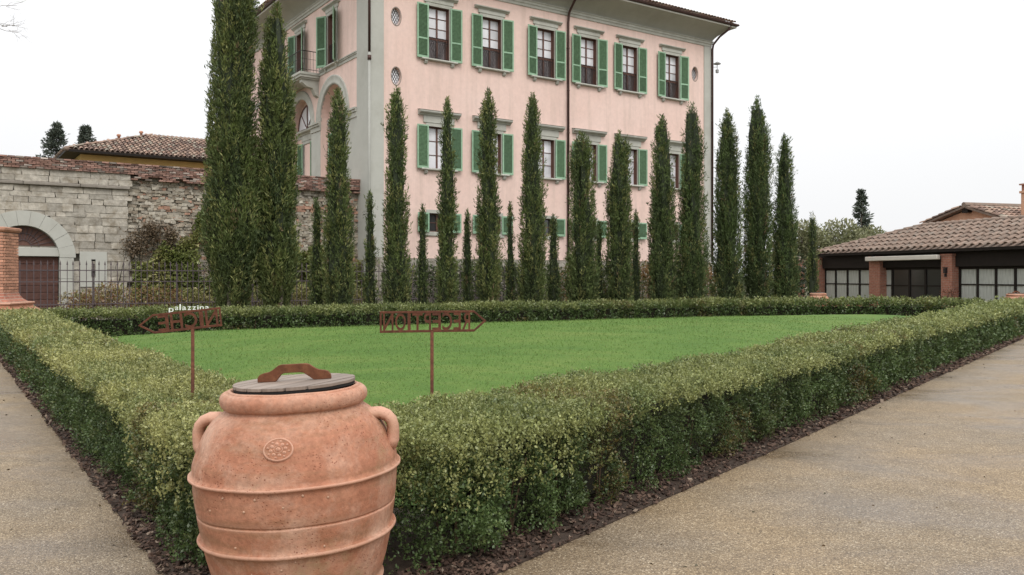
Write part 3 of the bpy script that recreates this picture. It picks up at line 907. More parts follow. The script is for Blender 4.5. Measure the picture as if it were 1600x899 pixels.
def arrow_sign(label, word, loc, rz, roll, length, head, h, z0, arrow_right, widths=None):
    """word as read from the far side; loc = foot of the pole"""
    t = thing('arrow_sign', label, 'sign', loc, rz, 'rusty arrow signs by the lawn')
    part('pole', MB().tube([(0, 0, -0.1), (0, 0, z0 + 0.006)], 0.0125, 10).mesh('pole', M['rust'], True), t)
    px = loc_px
    x0, x1 = -px, length - px                  # body extents in our view
    b = 0.013; mb = MB(); d = 0.007
    mb.box(x0, x1, -d, d, z0, z0 + b * 1.3); mb.box(x0, x1, -d, d, z0 + h - b * 1.2, z0 + h)
    e = x0 if arrow_right else x1; tipx = x1 if arrow_right else x0
    sg = 1 if arrow_right else -1
    ee = e + sg * 0.0
    mb.box(min(ee, ee + sg * b), max(ee, ee + sg * b), -d * .98, d * .98, z0 + b * 1.3, z0 + h - b * 1.2)
    # arrow head: two bars
    tip = (tipx + sg * head, z0 + h * 0.5)
    for zc, zz in ((z0 + h, -1), (z0, 1)):
        p = [(tipx, zc), tip, (tip[0] - sg * b * 1.7, tip[1]), (tipx, zc + zz * b * 1.3)]
        mb.prism(p, -d, d, 'y')
    fr = part('arrow_frame', mb.mesh('arrow_frame', M['rust'], bevel=0.0012), t, (-z0 * math.sin(R(roll)), 0, z0 * (1 - math.cos(R(roll)))), (0, R(roll), 0))
    n = len(word); seq = word[::-1]               # seen from behind
    pad = 0.012
    tot = sum(widths) if widths else n
    cur = x0 + (b if arrow_right else 0.02) + 0.004
    avail = (x1 - x0) - b - 0.028
    for i, ch in enumerate(seq):
        w = avail * (widths[i] if widths else 1) / tot
        me = letter_mesh(ch, w * 0.86 if ch != 'I' else w * 0.62, h - 2.0 * b, 0.011, M['rust'], 0.012)
        part('letter', me, t, (-z0 * math.sin(R(roll)), 0, z0 * (1 - math.cos(R(roll)))), (0, R(roll), 0))
        for v in me.vertices: v.co.x += cur + w / 2; v.co.z += z0 + b
        cur += w
    return t
loc_px = 0.365
arrow_sign('rusty cut-out arrow sign pointing right, its word RECEPTION seen mirrored', 'RECEPTION', (-0.567, 5.98, 0.02), R(8), -0.3, 0.665, 0.088, 0.152, 1.184, True, [1.25, 1.3, 0.5, 1.25, 0.85, 1.05, 1.2, 0.9, 1.0])
loc_px = 0.262
arrow_sign('rusty cut-out arrow sign pointing left, its word NICHE seen mirrored', 'NICHE', (-2.345, 6.2, 0.02), R(14), -6.0, 0.47, 0.105, 0.142, 1.19, False, [1.0, 1.15, 1.2, 0.5, 1.2])

# white letter sign standing at the back hedge
def white_letters():
    t = thing('letter_sign', 'small white cut-out letters just above the far hedge behind the left arrow sign', 'sign', (-8.28, 20.35, 0), R(22))
    x = 0.0
    spec = [('p', 0.12, .17, -.06), ('a', .08, .10, .03), ('l', .035, .17, .03), ('a', .1, .10, .03), ('z', .09, .10, .03), ('z', .09, .10, .03), ('i', .035, .13, .03), ('n', .1, .10, .03), ('a', .1, .10, .03)]
    for ch, w, h, dz in spec:
        me = letter_mesh(ch, w * .9, h * .82, 0.02, M['white'], 0.0, mirror=False)
        for v in me.vertices: v.co.x += x + w / 2; v.co.z += 0.755 + dz
        part('letter', me, t); x += w + 0.022
    mb = MB(); mb.box(-.02, x, 0.02, 0.04, 0.72, 0.735)
    for q in (0.06, x - 0.08): mb.box(q, q + .015, .02, .04, 0, 0.72)
    part('support', mb.mesh('support', M['iron']), t)
white_letters()
#@@TREES
# ------------------------------------------------------------------ cypresses
def cypress(label, loc, h, wb, wt, seed, clear=0.25, warm=0.5, n=None, spires=1, ragged=0.3, leafL=0.13, group='cypresses in a row behind the far hedge', lean=0.0, dens=620, foot=0.68):
    g = np.random.default_rng(seed)
    t = thing('cypress_tree', label, 'tree', (loc[0], loc[1], 0), 0, group)
    lx = lean * h
    mb = MB(); k = 7
    pts = [(lx * (i / k) + 0.02 * math.sin(i * 1.7 + seed), 0.02 * math.cos(i * 2.1), h * 0.9 * i / k) for i in range(k + 1)]
    tr = max(0.05, wb * 0.085)
    mb.tube(pts, [tr * (1 - 0.9 * i / k) * (1.25 if i == 0 else 1) for i in range(k + 1)], 9)
    for j in range(3 if wb > 1.25 and clear > .5 else 0):                                                   # forked stems at the base
        a = seed + j * 2.1; r = tr * 1.3
        mb.tube([(r * math.cos(a), r * math.sin(a), 0), (r * 1.5 * math.cos(a), r * 1.5 * math.sin(a), clear + .5), (r * math.cos(a) + lx * .3, r * math.sin(a), h * 0.3)], [tr * .6, tr * .5, tr * .25], 7)
    part('trunk', mb.mesh('trunk', M['bark'], True), t)
    area = math.pi * (wb + wt) / 2 * (h - clear)
    lead = [(0.0, 0.0, 1.0)] + [(g.uniform(-.55, .55) * wt, g.uniform(-.3, .3) * wt, g.uniform(0.86, 0.97)) for _ in range(spires - 1)]
    wav = g.uniform(0, 6.28, 4)
    def rad(tt):
        tt = np.asarray(tt, float)
        base = np.clip(foot + (1 - foot) * tt / 0.2, 0, 1)
        body = wb / 2 + (wt / 2 - wb / 2) * np.clip(tt, 0, 1) ** 1.1
        wob = 1 + 0.05 * np.sin(tt * 9 + wav[0]) + 0.04 * np.sin(tt * 21 + wav[1])
        return body * base * wob
    # upright plumes: each a small flame of sprays growing out of the column
    npl = int(area * dens / 11.5)
    tt = g.random(npl * 2); keep = g.random(len(tt)) < rad(tt) / (wb / 2); tt = np.concatenate([tt[keep][:npl], g.uniform(.88, 1.0, 14)]); npl = len(tt)
    which = g.integers(0, len(lead), npl); top = np.array([l[2] for l in lead])[which]
    spl = np.clip((tt - 0.74) / 0.26, 0, 1)
    ang = g.random(npl) * 2 * np.pi
    tip = np.clip((1 - tt) / 0.10, 0, 1) ** 0.6
    big = vnoise(np.stack([np.cos(ang) * 1.6 + seed, np.sin(ang) * 1.6, tt * h * 1.1], -1), seed)
    rr = rad(tt) * tip * (1.10 - ragged * 0.55 * (1 - np.clip((big - .25) / .5, 0, 1))) * g.uniform(.88, 1.06, npl) * np.where(spires > 1, 1 - 0.4 * spl, 1)
    stray = g.random(npl) < 0.05 + 0.10 * ragged
    rr = rr + stray * g.uniform(.04, .16, npl)
    z = clear + (h - clear) * tt * top
    cx = lx * z / h + np.array([l[0] for l in lead])[which] * spl; cy = np.array([l[1] for l in lead])[which] * spl
    out = np.stack([np.cos(ang), np.sin(ang), 0 * ang], -1)
    T = np.stack([cx, cy, z], -1) + out * rr[:, None]
    ln = g.uniform(.35, .85, npl) * (0.75 + 0.25 * wb)
    lean_out = g.uniform(.12, .42, npl)[:, None]
    ax = unit(np.array([0, 0, 1.0]) + out * lean_out + g.normal(0, .07, (npl, 3)))
    olive = np.array([0.20, 0.205, 0.075]); dark = np.array([0.055, 0.075, 0.030]); cool = np.array([0.082, 0.126, 0.047])
    midc = cool * (1 - warm) + np.array([0.128, 0.152, 0.047]) * warm
    v1 = np.clip(1.5 * vnoise(np.stack([np.cos(ang) * 2.2, np.sin(ang) * 2.2 + seed, tt * h * 1.3], -1), seed + 2) - .25 + g.normal(0, .16, npl), 0, 1)[:, None]
    pc = dark * (1 - v1) + midc * v1
    pc = np.where((g.random(npl) < 0.10 + .08 * warm)[:, None], olive * (0.8 + .25 * warm), pc)
    pc = np.where((g.random(npl) < 0.012)[:, None], np.array([.17, .125, .07]), pc)
    Vs, Cs = [], []
    m = 22
    for j in range(m):
        f = g.random(npl)                                                  # 0 at the tip of the plume, 1 at its foot
        w = 0.055 * (0.25 + 1.1 * np.sin(np.clip(f, 0, 1) * 2.6)) * (0.8 + 0.5 * wb)
        C = T - ax * (f * ln)[:, None] + unit(g.normal(size=(npl, 3))) * (w * g.random(npl) ** .5)[:, None] - out * (f * 0.03)[:, None]
        D = unit(ax * 1.0 + out * g.uniform(0, .5, (npl, 1)) + g.normal(0, .42, (npl, 3)))
        L = leafL * g.uniform(.55, 1.2, npl)
        Vs.append(leaf_quads(C, D, L, L * g.uniform(.16, .27, npl), fold=0.1))
        Cs.append(pc * (1.0 + 0.35 * (1 - f))[:, None] * g.uniform(.87, 1.13, (npl, 1)))
    low = np.concatenate(Vs)[:, :, 2].min(1) > max(clear - .15, .02)
    Vs = [np.concatenate(Vs)[low]]; Cs = [np.concatenate(Cs)[low]]
    # dead brown inner foliage that closes the crown
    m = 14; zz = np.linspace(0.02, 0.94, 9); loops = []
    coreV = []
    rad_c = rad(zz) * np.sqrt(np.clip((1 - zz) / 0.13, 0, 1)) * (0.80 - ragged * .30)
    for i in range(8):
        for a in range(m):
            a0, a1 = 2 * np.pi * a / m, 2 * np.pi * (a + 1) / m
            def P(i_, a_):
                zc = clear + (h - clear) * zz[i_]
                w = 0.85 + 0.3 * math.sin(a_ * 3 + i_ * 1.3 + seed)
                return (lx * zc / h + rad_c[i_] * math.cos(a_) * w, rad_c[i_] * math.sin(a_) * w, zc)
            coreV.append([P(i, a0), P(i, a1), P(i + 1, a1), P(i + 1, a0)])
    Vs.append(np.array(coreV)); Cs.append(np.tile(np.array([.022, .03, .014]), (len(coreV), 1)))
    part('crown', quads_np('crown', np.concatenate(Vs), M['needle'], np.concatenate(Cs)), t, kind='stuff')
    return t

BIGG = 'two tall old cypresses'
cypress('tallest broad cypress whose top leaves the picture, before the stone wall', (-7.72, 23.3), 10.6, 1.50, 0.98, 101, 0.75, 0.8, None, 3, 0.22, 0.13, BIGG, 0.0, 700, foot=0.42)
cypress('broad old cypress just right of the tallest one, tip at the villa eaves', (-6.62, 23.75), 9.35, 1.28, 0.62, 102, 0.70, 0.85, None, 2, 0.22, 0.13, BIGG, 0.0, 700, foot=0.42)
ROW = [  # x, y, height, base width, top width, spires, warm, label
    (-5.08, 24.66, 7.12, 0.98, 0.44, 1, 0.75, 'slim cypress in front of the left side of the villa, before the archway'),
    (-3.51, 25.59, 7.36, 0.90, 0.42, 1, 0.65, 'slim cypress in front of the villa corner, under the oval windows'),
    (-2.02, 26.37, 7.22, 0.74, 0.28, 1, 0.65, 'thin tapering cypress hiding part of the first villa window column'),
    (-0.76, 27.01, 7.58, 0.84, 0.46, 1, 0.8, 'olive-tinted cypress before the second villa window column'),
    (0.67, 27.74, 7.60, 0.98, 0.46, 1, 0.7, 'cypress left of the central downpipe of the villa'),
    (2.39, 28.62, 6.52, 1.08, 0.66, 1, 0.6, 'blunt shorter cypress just right of the central downpipe'),
    (3.71, 29.3, 6.64, 0.98, 0.66, 2, 0.55, 'blunt shorter cypress before the fifth villa window column'),
    (5.34, 29.96, 7.36, 1.14, 0.56, 2, 0.45, 'cypress in front of the last villa window column, rounded pointed tip'),
    (6.47, 30.38, 7.92, 1.20, 0.62, 3, 0.3, 'forked-tip cypress in front of the right end of the villa'),
    (7.9, 30.92, 7.72, 1.32, 0.56, 1, 0.3, 'dark cypress just right of the villa corner'),
    (9.13, 31.38, 8.30, 1.10, 0.84, 3, 0.25, 'tall ragged many-tipped cypress against the sky'),
    (10.26, 31.78, 6.95, 1.18, 0.40, 1, 0.25, 'last full-size cypress at the right end of the row'),
]
for i, (x, y, h, wb, wt, sp, wm, lab) in enumerate(ROW):
    cypress(lab, (x, y), h, wb, wt, 200 + i, -0.05, wm, None, sp, 0.30 if i < 8 else 0.38, 0.12)
YG = 'young thin cypresses between the row'
YOUNG = [(-5.76, 24.9, 3.9, .46, .18, 'young thin cypress between the two old cypresses and the slim row'), (-4.32, 25.7, 4.2, .48, .14, 'young pointed cypress before the grey villa corner'),
         (-2.81, 26.5, 3.85, .38, .2, 'young cypress beside the small ground-floor window'), (-1.44, 27.2, 3.75, .42, .16, 'young cypress below the first and second window columns'),
         (-0.06, 27.9, 4.12, .44, .1, 'needle-pointed young cypress left of the third window column'), (1.41, 28.6, 3.7, .55, .2, 'bushy young cypress under the central downpipe'),
         (3.03, 29.4, 3.55, .42, .16, 'young cypress between the two blunt shorter cypresses'), (4.42, 30.1, 3.98, .44, .14, 'young cypress before the fifth and sixth window columns'),
         (11.45, 32.14, 4.0, .52, .2, 'lone young cypress beside the tiled roof corner')]
for i, (x, y, h, wb, wt, lab) in enumerate(YOUNG):
    cypress(lab, (x, y), h, wb, wt, 300 + i, -0.05, 0.45, None, 1, 0.28, 0.105, YG, 0.0, 700)

# ------------------------------------------------------------------ other plants
def blob_foliage(mb_centres, n, leafL, cols, g, flat=0.0, upb=0.3):
    """leaves through several ellipsoids (x,y,z,rx,ry,rz)"""
    E = np.array(mb_centres, dtype=float); w = E[:, 3] * E[:, 4] + E[:, 4] * E[:, 5]; w /= w.sum()
    k = g.choice(len(E), n, p=w)
    u = unit(g.normal(size=(n, 3))); r = g.random(n) ** 0.4
    C = E[k, :3] + u * r[:, None] * E[k, 3:]
    D = unit(u * 0.6 + g.normal(0, .6, (n, 3)) + np.array([0, 0, upb]))
    L = leafL * g.uniform(.6, 1.3, n)
    cn = vnoise(C * 2.2, 3)[:, None] * 0.8 + g.random((n, 1)) * 0.4
    cols = np.array(cols); ci = np.clip((cn[:, 0] * len(cols) / 1.2).astype(int), 0, len(cols) - 1)
    return leaf_quads(C, D, L, L * g.uniform(.3, .55, n)), cols[ci] * g.uniform(.8, 1.2, (n, 1))
def bushy(name, label, cat, loc, ell, n, leafL, cols, seed, group=None, stems=5, trunk=None, top=None, thick=0.02):
    g = np.random.default_rng(seed)
    t = thing(name, label, cat, loc, 0, group)
    V, C = blob_foliage(ell, n, leafL, cols, g)
    ok = V[:, :, 2].min(1) > 0.01; V, C = V[ok], C[ok]
    part('crown' if trunk else 'foliage', quads_np('foliage', V, M['leaf'], C), t, kind='stuff')
    mb = MB()
    if trunk:
        mb.tube([(0, 0, 0), (0.05, 0.02, trunk * .5), (0, 0, trunk)], [thick * 1.3, thick, thick * .8], 9)
        for e in ell: mb.tube([(0, 0, trunk * .8), ((e[0]) * .5, e[1] * .5, (trunk + e[2]) / 2), (e[0], e[1], e[2] + e[5] * .3)], [thick * .6, thick * .4, thick * .15], 6)
        part('trunk', mb.mesh('trunk', M['bark'], True), t)
    else:
        for i in range(stems):
            e = ell[i % len(ell)]
            mb.tube([(e[0] * .3 + g.uniform(-.05, .05), e[1] * .3, 0), (e[0] * .7, e[1] * .7, e[2] * .6), (e[0] + g.uniform(-.1, .1), e[1], e[2] + e[5] * .5)], [thick, thick * .7, thick * .3], 5)
        part('stem', mb.mesh('stem', M['twig'], True), t, kind='stuff')
    return t
OLV = [(.16, .175, .085), (.22, .23, .12), (.28, .28, .16), (.34, .33, .2)]
OG = 'pale olive trees beyond the tiled building'
for i, (x, y, h, w, lab) in enumerate([(17.8, 52, 5.0, 2.2, 'pale olive tree between the last cypress and the young one'), (20.6, 53.5, 5.2, 2.6, 'fullest pale olive tree behind the roof hip'), (23.6, 56, 4.9, 2.4, 'pale olive tree left of the lone small cypress, half behind the roof'), (26.8, 58, 4.7, 2.4, 'low pale olive tree where the roof rises')]):
    ell = [(-w * .5, 0, h * .62, w * .5, w * .5, h * .22), (w * .45, .2, h * .66, w * .5, w * .5, h * .22), (0, -.3, h * .8, w * .5, w * .5, h * .2), (0, 0, h * .45, w * .7, w * .6, h * .2)]
    bushy('olive_tree', lab, 'tree', (x, y, 0), ell, 5200, .26, OLV, 400 + i, OG, trunk=h * .5, thick=.14)
def conifer(label, loc, h, w, seed, cols, group, n=2600, leafL=.4, tiers=11):
    g = np.random.default_rng(seed)
    t = thing('conifer_tree', label, 'tree', (loc[0], loc[1], 0), 0, group)
    part('trunk', MB().tube([(0, 0, 0), (0, 0, h * .5), (0, 0, h * .97)], [.2, .14, .03], 8).mesh('trunk', M['bark'], True), t)
    Vs, Cs = [], []
    for i in range(tiers):
        f = i / (tiers - 1); z = h * (0.3 + 0.68 * f); rr = w * .5 * (1 - f) ** .9 + .06
        for j in range(7):
            a = g.random() * 6.283; ln = rr * g.uniform(.6, 1.15); m = n // (tiers * 7)
            s = g.random(m) ** .7 * ln
            C = np.stack([s * np.cos(a), s * np.sin(a), z + s * g.uniform(.0, .4) + 0 * s], -1) + g.normal(0, .10, (m, 3))
            D = unit(np.array([math.cos(a), math.sin(a), .25]) + g.normal(0, .6, (m, 3)))
            L = leafL * g.uniform(.6, 1.2, m)
            Vs.append(leaf_quads(C, D, L, L * .35)); Cs.append(np.array(cols)[g.integers(0, len(cols), m)] * g.uniform(.8, 1.2, (m, 1)))
    part('crown', quads_np('crown', np.concatenate(Vs), M['needle'], np.concatenate(Cs)), t, kind='stuff')
BG = [(.075, .095, .075), (.10, .12, .095), (.13, .15, .12)]
conifer('left one of two dark conifers rising behind the stone wall', (-32.4, 60, 0), 12.5, 7.2, 501, BG, 'far dark conifers behind the wall', 9500, .26, 24)
conifer('right one of two dark conifers rising behind the stone wall, beside the yellow house', (-30.6, 60.6, 0), 12.4, 6.4, 502, BG, 'far dark conifers behind the wall', 9500, .26, 24)
conifer('lone small cypress-like conifer standing above the olive trees', (29.0, 70, 0), 8.7, 2.0, 503, BG, None, 2600, .36, 13)

# bare branches of a leafless tree reaching into the top left corner
def bare_tree():
    t = thing('bare_tree', 'faint leafless branches reaching into the sky at the top left corner', 'tree', (-33.0, 46, 4.3))
    mb = MB(); g = random.Random(4)
    mb.tube([(0, 0, -4.3), (.2, 0, 5), (.6, 0, 10)], [.35, .28, .18], 8)
    def br(p, d, ln, r, lev):
        q = p + d * ln
        mid = (p + q) / 2 + Vector((g.uniform(-.1, .1), 0, g.uniform(-.1, .15))) * ln
        mb.tube([p, mid, q], [r, r * .75, r * .5], 5)
        if lev < 4:
            for k in range(3):
                nd = (d + Vector((g.uniform(-.7, .7), g.uniform(-.6, .6), g.uniform(-.5, .6)))).normalized()
                br(p + (q - p) * g.uniform(.45, 1), nd, ln * .62, r * .5, lev + 1)
    for d in ((.75, 0, .65), (.95, .1, .35), (-.6, 0, .7), (.3, .3, 1), (.55, -.2, .85)):
        br(Vector((.6, 0, 10)), Vector(d).normalized(), 3.1, .085, 0)
    part('branches', mb.mesh('branches', M['twig_far']), t)
bare_tree()
#@@BUILD
# ------------------------------------------------------------------ shared axes of the villa and the old wall
A0 = math.atan2(0.5624, 0.827)
U = Vector((0.827, 0.5624, 0)); V_ = Vector((-0.5624, 0.827, 0)); CORNER = Vector((-6.06, 36, 0))
def axis_pt(x, y, z=0): return CORNER + U * x + V_ * y + Vector((0, 0, z))

def half_tiles(P0, ex, es, cols, rows, px_, ps, rad, ok=None, seg=5):
    """overlapping half-round tiles on a slope: P0 eaves start, ex along the eaves, es up the slope"""
    ex = np.array(ex, float); es = np.array(es, float); en = np.cross(ex, es); en /= np.linalg.norm(en)
    if en[2] < 0: en = -en
    Q, Cc = [], []
    pal = np.array([(.29, .19, .145), (.33, .23, .18), (.22, .15, .12), (.30, .26, .21), (.36, .26, .20), (.17, .12, .10)])
    for i in range(cols):
        for j in range(rows):
            if ok and not ok(i * px_, j * ps): continue
            o = np.array(P0) + ex * (i * px_ + rng.uniform(-.01, .01)) + es * (j * ps)
            c = pal[rng.integers(0, 6)] * rng.uniform(.85, 1.15)
            for k in range(seg):
                a0, a1 = math.pi * k / seg, math.pi * (k + 1) / seg
                def P(a, s, r, lift): return o + ex * (-math.cos(a) * r) + en * (math.sin(a) * r * .8 + lift) + es * s
                Q.append([P(a0, -.03, rad, .05), P(a1, -.03, rad, .05), P(a1, ps * 1.1, rad * .82, .02), P(a0, ps * 1.1, rad * .82, .02)]); Cc.append(c)
    return np.array(Q), np.array(Cc)

# ------------------------------------------------------------------ old stone wall with arched gateway
def old_wall():
    w = thing('stone_wall', 'old pale stone wall with an arched gateway and a red brick top', 'wall', tuple(axis_pt(0, 1.0)), A0)
    X0 = -19.0
    CX, SZ, RI, RO = -12.75, 2.27, 1.12, 1.64
    part('wall_core', MB().box(X0, -0.02, 0.25, 0.85, -0.2, 5.40).mesh('wall_core', M['wall_core']), w)
    var = []
    for k in range(8):
        me = MB().box(-.5, .5, -.5, .5, -.5, .5).mesh('stone', M['stone_block'], bevel=0.024)
        for v in me.vertices: v.co += Vector((random.uniform(-.03, .03), random.uniform(-.07, .02), random.uniform(-.02, .02)))
        var.append(me)
    z = -0.1
    while z < 5.38:
        hh = random.uniform(.17, .31)
        if z < 4.82 and z + hh > 4.72: hh = 4.82 - z
        if 4.81 <= z < 4.9: z = 4.96; hh = .22
        hh = min(hh, 5.41 - z)
        if hh < .08: break
        x = -9.28 + random.uniform(-.12, .1)
        while x > X0 and x > -15.6:
            ln = random.uniform(.3, .95)
            cx, cz = x - ln / 2, z + hh / 2
            dx = cx - CX
            inside = (cz > SZ and math.hypot(dx, cz - SZ) < RO - 0.12) or (cz <= SZ and abs(dx) < RO - 0.12)
            slit = abs(cx + 10.53) < .16 and 1.45 < cz < 2.3
            if not inside and not slit:
                part('stone', random.choice(var), w, (cx, 0.13 + random.uniform(-.016, .014), cz), (0, random.uniform(-.015, .015), 0), scale=(ln - 0.005, .28, hh - 0.004))
            x -= ln
        z += hh
    # cornice and slit window
    mb = MB(); x = -9.3
    while x > -17:
        ln = random.uniform(1.0, 1.8); mb.box(x - ln + .01, x, -0.12 + random.uniform(-.02, .02), .2, 4.83, 4.945); x -= ln
    part('cornice', mb.mesh('cornice', M['cornice_dark'], bevel=.02), w)
    mb = MB(); mb.box(-10.98, -10.60, -.06, .2, 1.22, 2.50); mb.box(-10.46, -10.08, -.06, .2, 1.22, 2.50); mb.box(-10.60, -10.46, -.06, .2, 2.22, 2.50); mb.box(-10.60, -10.46, -.06, .2, 1.22, 1.54)
    mb.box(-10.60, -10.46, .05, .15, 1.86, 1.90)
    s = part('slit_window', mb.mesh('slit_window', M['plaster_grey']), w)
    part('pane', MB().box(-10.6, -10.46, .18, .22, 1.54, 2.22).mesh('pane', M['black']), s)
    # arch
    n = 11
    for k in range(n):
        a0, a1 = math.pi * k / n + .002, math.pi * (k + 1) / n - .002
        pts = [(CX + RI * math.cos(a0 + (a1 - a0) * i / 4), SZ + RI * math.sin(a0 + (a1 - a0) * i / 4)) for i in range(5)] + [(CX + RO * math.cos(a1 - (a1 - a0) * i / 4), SZ + RO * math.sin(a1 - (a1 - a0) * i / 4)) for i in range(5)]
        part('voussoir', MB().prism(pts, -0.075 + random.uniform(-.006, .006), .26, 'y').mesh('voussoir', M['plaster_grey'], bevel=.004), w)
    for sx in (-1, 1):
        for (z0, z1) in ((0, .78), (.79, 1.5), (1.51, 2.265)):
            xa, xb = CX + sx * RI, CX + sx * (RO - .06)
            part('jamb_block', MB().box(min(xa, xb), max(xa, xb), -.07, .26, z0, z1).mesh('jamb_block', M['plaster_grey'], bevel=.008), w)
    part('lintel', MB().box(CX - RI + .003, CX + RI - .003, 0.0, .24, 2.31, 2.62).mesh('lintel', M['plaster_grey'], bevel=.01), w)
    d = part('gate_door', MB().box(CX - RI, CX + RI, .232, .248, 0, 2.3).mesh('gate_door', M['wood_dark']), w, label='brown plank door under the stone arch')
    for k in range(9): part('plank', MB().box(CX - RI + .02, CX + RI - .02, .195, .23, .01 + k * .255, .01 + k * .255 + .243).mesh('plank', M['door_plank'], bevel=.006), d)
    f = part('fanlight', MB().prism([(CX - RI * .98 * math.cos(math.pi * k / 24), SZ + RI * .98 * math.sin(math.pi * k / 24)) for k in range(25) if SZ + RI * math.sin(math.pi * k / 24) > 2.6], .225, .247, 'y').mesh('fanlight', M['wood_brown']), w)
    mb = MB()
    for k in range(1, 14):
        a = math.pi * k / 14; c = Vector((CX, .19, 2.63)); d0 = Vector((math.cos(a), 0, math.sin(a)))
        rr = .3
        while True:
            q = c + d0 * rr
            if math.hypot(q.x - CX, q.z - SZ) > RI * .97 or rr > 1.2: break
            rr += .02
        mb.tube([c + d0 * .26, c + d0 * rr], .011, 5)
    for r in (.26, .5):
        mb.tube([(CX + r * math.cos(math.pi * k / 16), .19, 2.63 + r * math.sin(math.pi * k / 16)) for k in range(17)], .012, 5)
    part('grille', mb.mesh('grille', M['fence_iron']), f)
    # rubble stretch towards the villa, brick top: pieces too small to pick apart
    n = 5200
    x = rng.uniform(-9.3, -.05, n); zz = np.round(rng.uniform(.1, 5.2, n) / .115) * .115 + rng.normal(0, .012, n)
    Hs = np.stack([rng.uniform(.05, .15, n), rng.uniform(.05, .075, n), rng.uniform(.035, .062, n)], -1)
    C = np.stack([x, .22 + rng.uniform(-.03, .03, n), zz], -1)
    pal = np.array([(.36, .325, .27), (.30, .265, .21), (.42, .385, .32), (.24, .20, .155), (.36, .215, .155), (.33, .28, .22)])
    kk = rng.choice(6, n, p=[.27, .25, .16, .14, .08, .10])
    brick = (zz > 4.35) & (zz < 4.6) & (x > -3.2) | (zz > 2.2) & (zz < 2.5) & (x > -2.2)
    kk = np.where(brick & (rng.random(n) < .8), 4, kk)
    rot = np.tile(np.eye(3), (n, 1, 1)); an = rng.normal(0, .12, n); rot[:, 0, 0] = np.cos(an); rot[:, 0, 2] = -np.sin(an); rot[:, 2, 0] = np.sin(an); rot[:, 2, 2] = np.cos(an)
    part('rubble_stone', boxes_np('rubble_stone', C, Hs, M['stone_bits'], rot, pal[kk] * rng.uniform(.8, 1.2, (n, 1)), .25), w, kind='stuff')
    Cb, Hb, Cc = [], [], []
    pb = np.array([(.25, .145, .115), (.29, .18, .145), (.19, .12, .10), (.30, .25, .215), (.17, .14, .12)])
    for r in range(9):
        z = 5.24 + r * .068
        x = -17.2 + (r % 2) * .12
        while x < -.05:
            ln = .24
            lo = 5.40 if x < -9.3 else 5.22
            if z > lo and rng.random() < (1.0 if z > 5.4 else .75):
                Cb.append((x + ln / 2, .35 + rng.uniform(-.008, .008), z)); Hb.append((ln / 2 - .006, .44 + (.03 if r == 8 else 0), .029)); Cc.append(pb[rng.choice(5, p=[.34, .26, .18, .12, .10])])
            x += ln + .008
    part('brick_coping', boxes_np('brick_coping', np.array(Cb), np.array(Hb), M['stone_bits'], None, np.array(Cc) * rng.uniform(.85, 1.15, (len(Cb), 1)), .06), w, kind='stuff')
    return w
old_wall()

def wall_plant(name, label, cat, n, region, leafL, cols, depth, kind_part='foliage', seed=1, stems=0, drop=False):
    """leaves clinging to the face of the old wall"""
    g = np.random.default_rng(seed)
    t = thing(name, label, cat, tuple(axis_pt(0, 1.0)), A0)
    Vs, Cs = [], []
    x, z, keep = region(g, n)
    x, z = x[keep], z[keep]; m = len(x)
    y = -g.random(m) * depth(x, z) + .1
    D = unit(np.stack([g.normal(0, .6, m), -np.abs(g.normal(.6, .4, m)), g.normal(-.5 if drop else .1, .5, m)], -1))
    L = leafL * g.uniform(.6, 1.3, m)
    cn = vnoise(np.stack([x * 1.3, z * 1.3, x * 0], -1), seed); cols = np.array(cols)
    ci = np.clip(((cn * .8 + g.random(m) * .4) / 1.2 * len(cols)).astype(int), 0, len(cols) - 1)
    part(kind_part, quads_np('wall_leaves', leaf_quads(np.stack([x, y, z], -1), D, L, L * g.uniform(.5, .8, m)), M['leaf'], cols[ci] * g.uniform(.8, 1.2, (m, 1))), t, kind='stuff')
    if stems:
        mb = MB()
        for i in range(stems):
            xx = float(g.choice(x)); zt = float(z.max() * g.uniform(.5, .95)); b = Vector((xx + g.uniform(-.8, .8), .0, 0))
            mb.tube([b, (b + Vector((xx, 0, zt))) / 2 + Vector((g.uniform(-.3, .3), -.05, 0)), Vector((xx, -.02, zt))], [.018, .012, .005], 5)
        part('stem', mb.mesh('stem', M['twig']), t, kind='stuff')
    return t
def ivy_region(g, n):
    x = g.uniform(-9.2, 0.0, n); z = g.uniform(.0, 4.5, n)
    top = np.where(x < -6.2, 2.1 + .66 * (x + 9.2), 4.05 - .30 * (x + 6.2)) + 1.0 * (vnoise(np.stack([x * 1.5, x * 0, x * 0], -1), 71) - .5)
    dn = vnoise(np.stack([x * 1.8, z * 1.8, x * 0], -1), 72)
    return x, z, (z < top) & (dn > .12 + .26 * np.clip(z / 4, 0, 1))
wall_plant('ivy', 'green ivy covering the lower part of the old wall behind the iron fence', 'ivy', 42000, ivy_region, .135, [(.12, .155, .045), (.18, .21, .065), (.24, .26, .09), (.32, .30, .13)], lambda x, z: .30 + .75 * np.clip(1 - z / 3, 0, 1), seed=73, stems=16)
def dry_region(g, n):
    k = g.integers(0, 3, n); cx = np.array([-9.15, -8.55, -7.85])[k]; cz = np.array([3.15, 3.3, 3.15])[k]; sx = np.array([.36, .3, .18])[k]; sz = np.array([.36, .34, .26])[k]
    x = cx + g.normal(0, 1, n) * sx * .62; z = cz + g.normal(0, 1, n) * sz * .7 - .35 * (k == 0)
    return x, z, (np.abs(x - cx) < sx * 1.5) & (z > 2.1)
wall_plant('dry_creeper', 'dry brown creeper hanging on the old wall above the ivy', 'creeper', 2400, dry_region, .09, [(.13, .095, .06), (.17, .125, .08), (.20, .15, .10), (.15, .12, .06)], lambda x, z: .38 + 0 * x, seed=81, stems=6, drop=True)
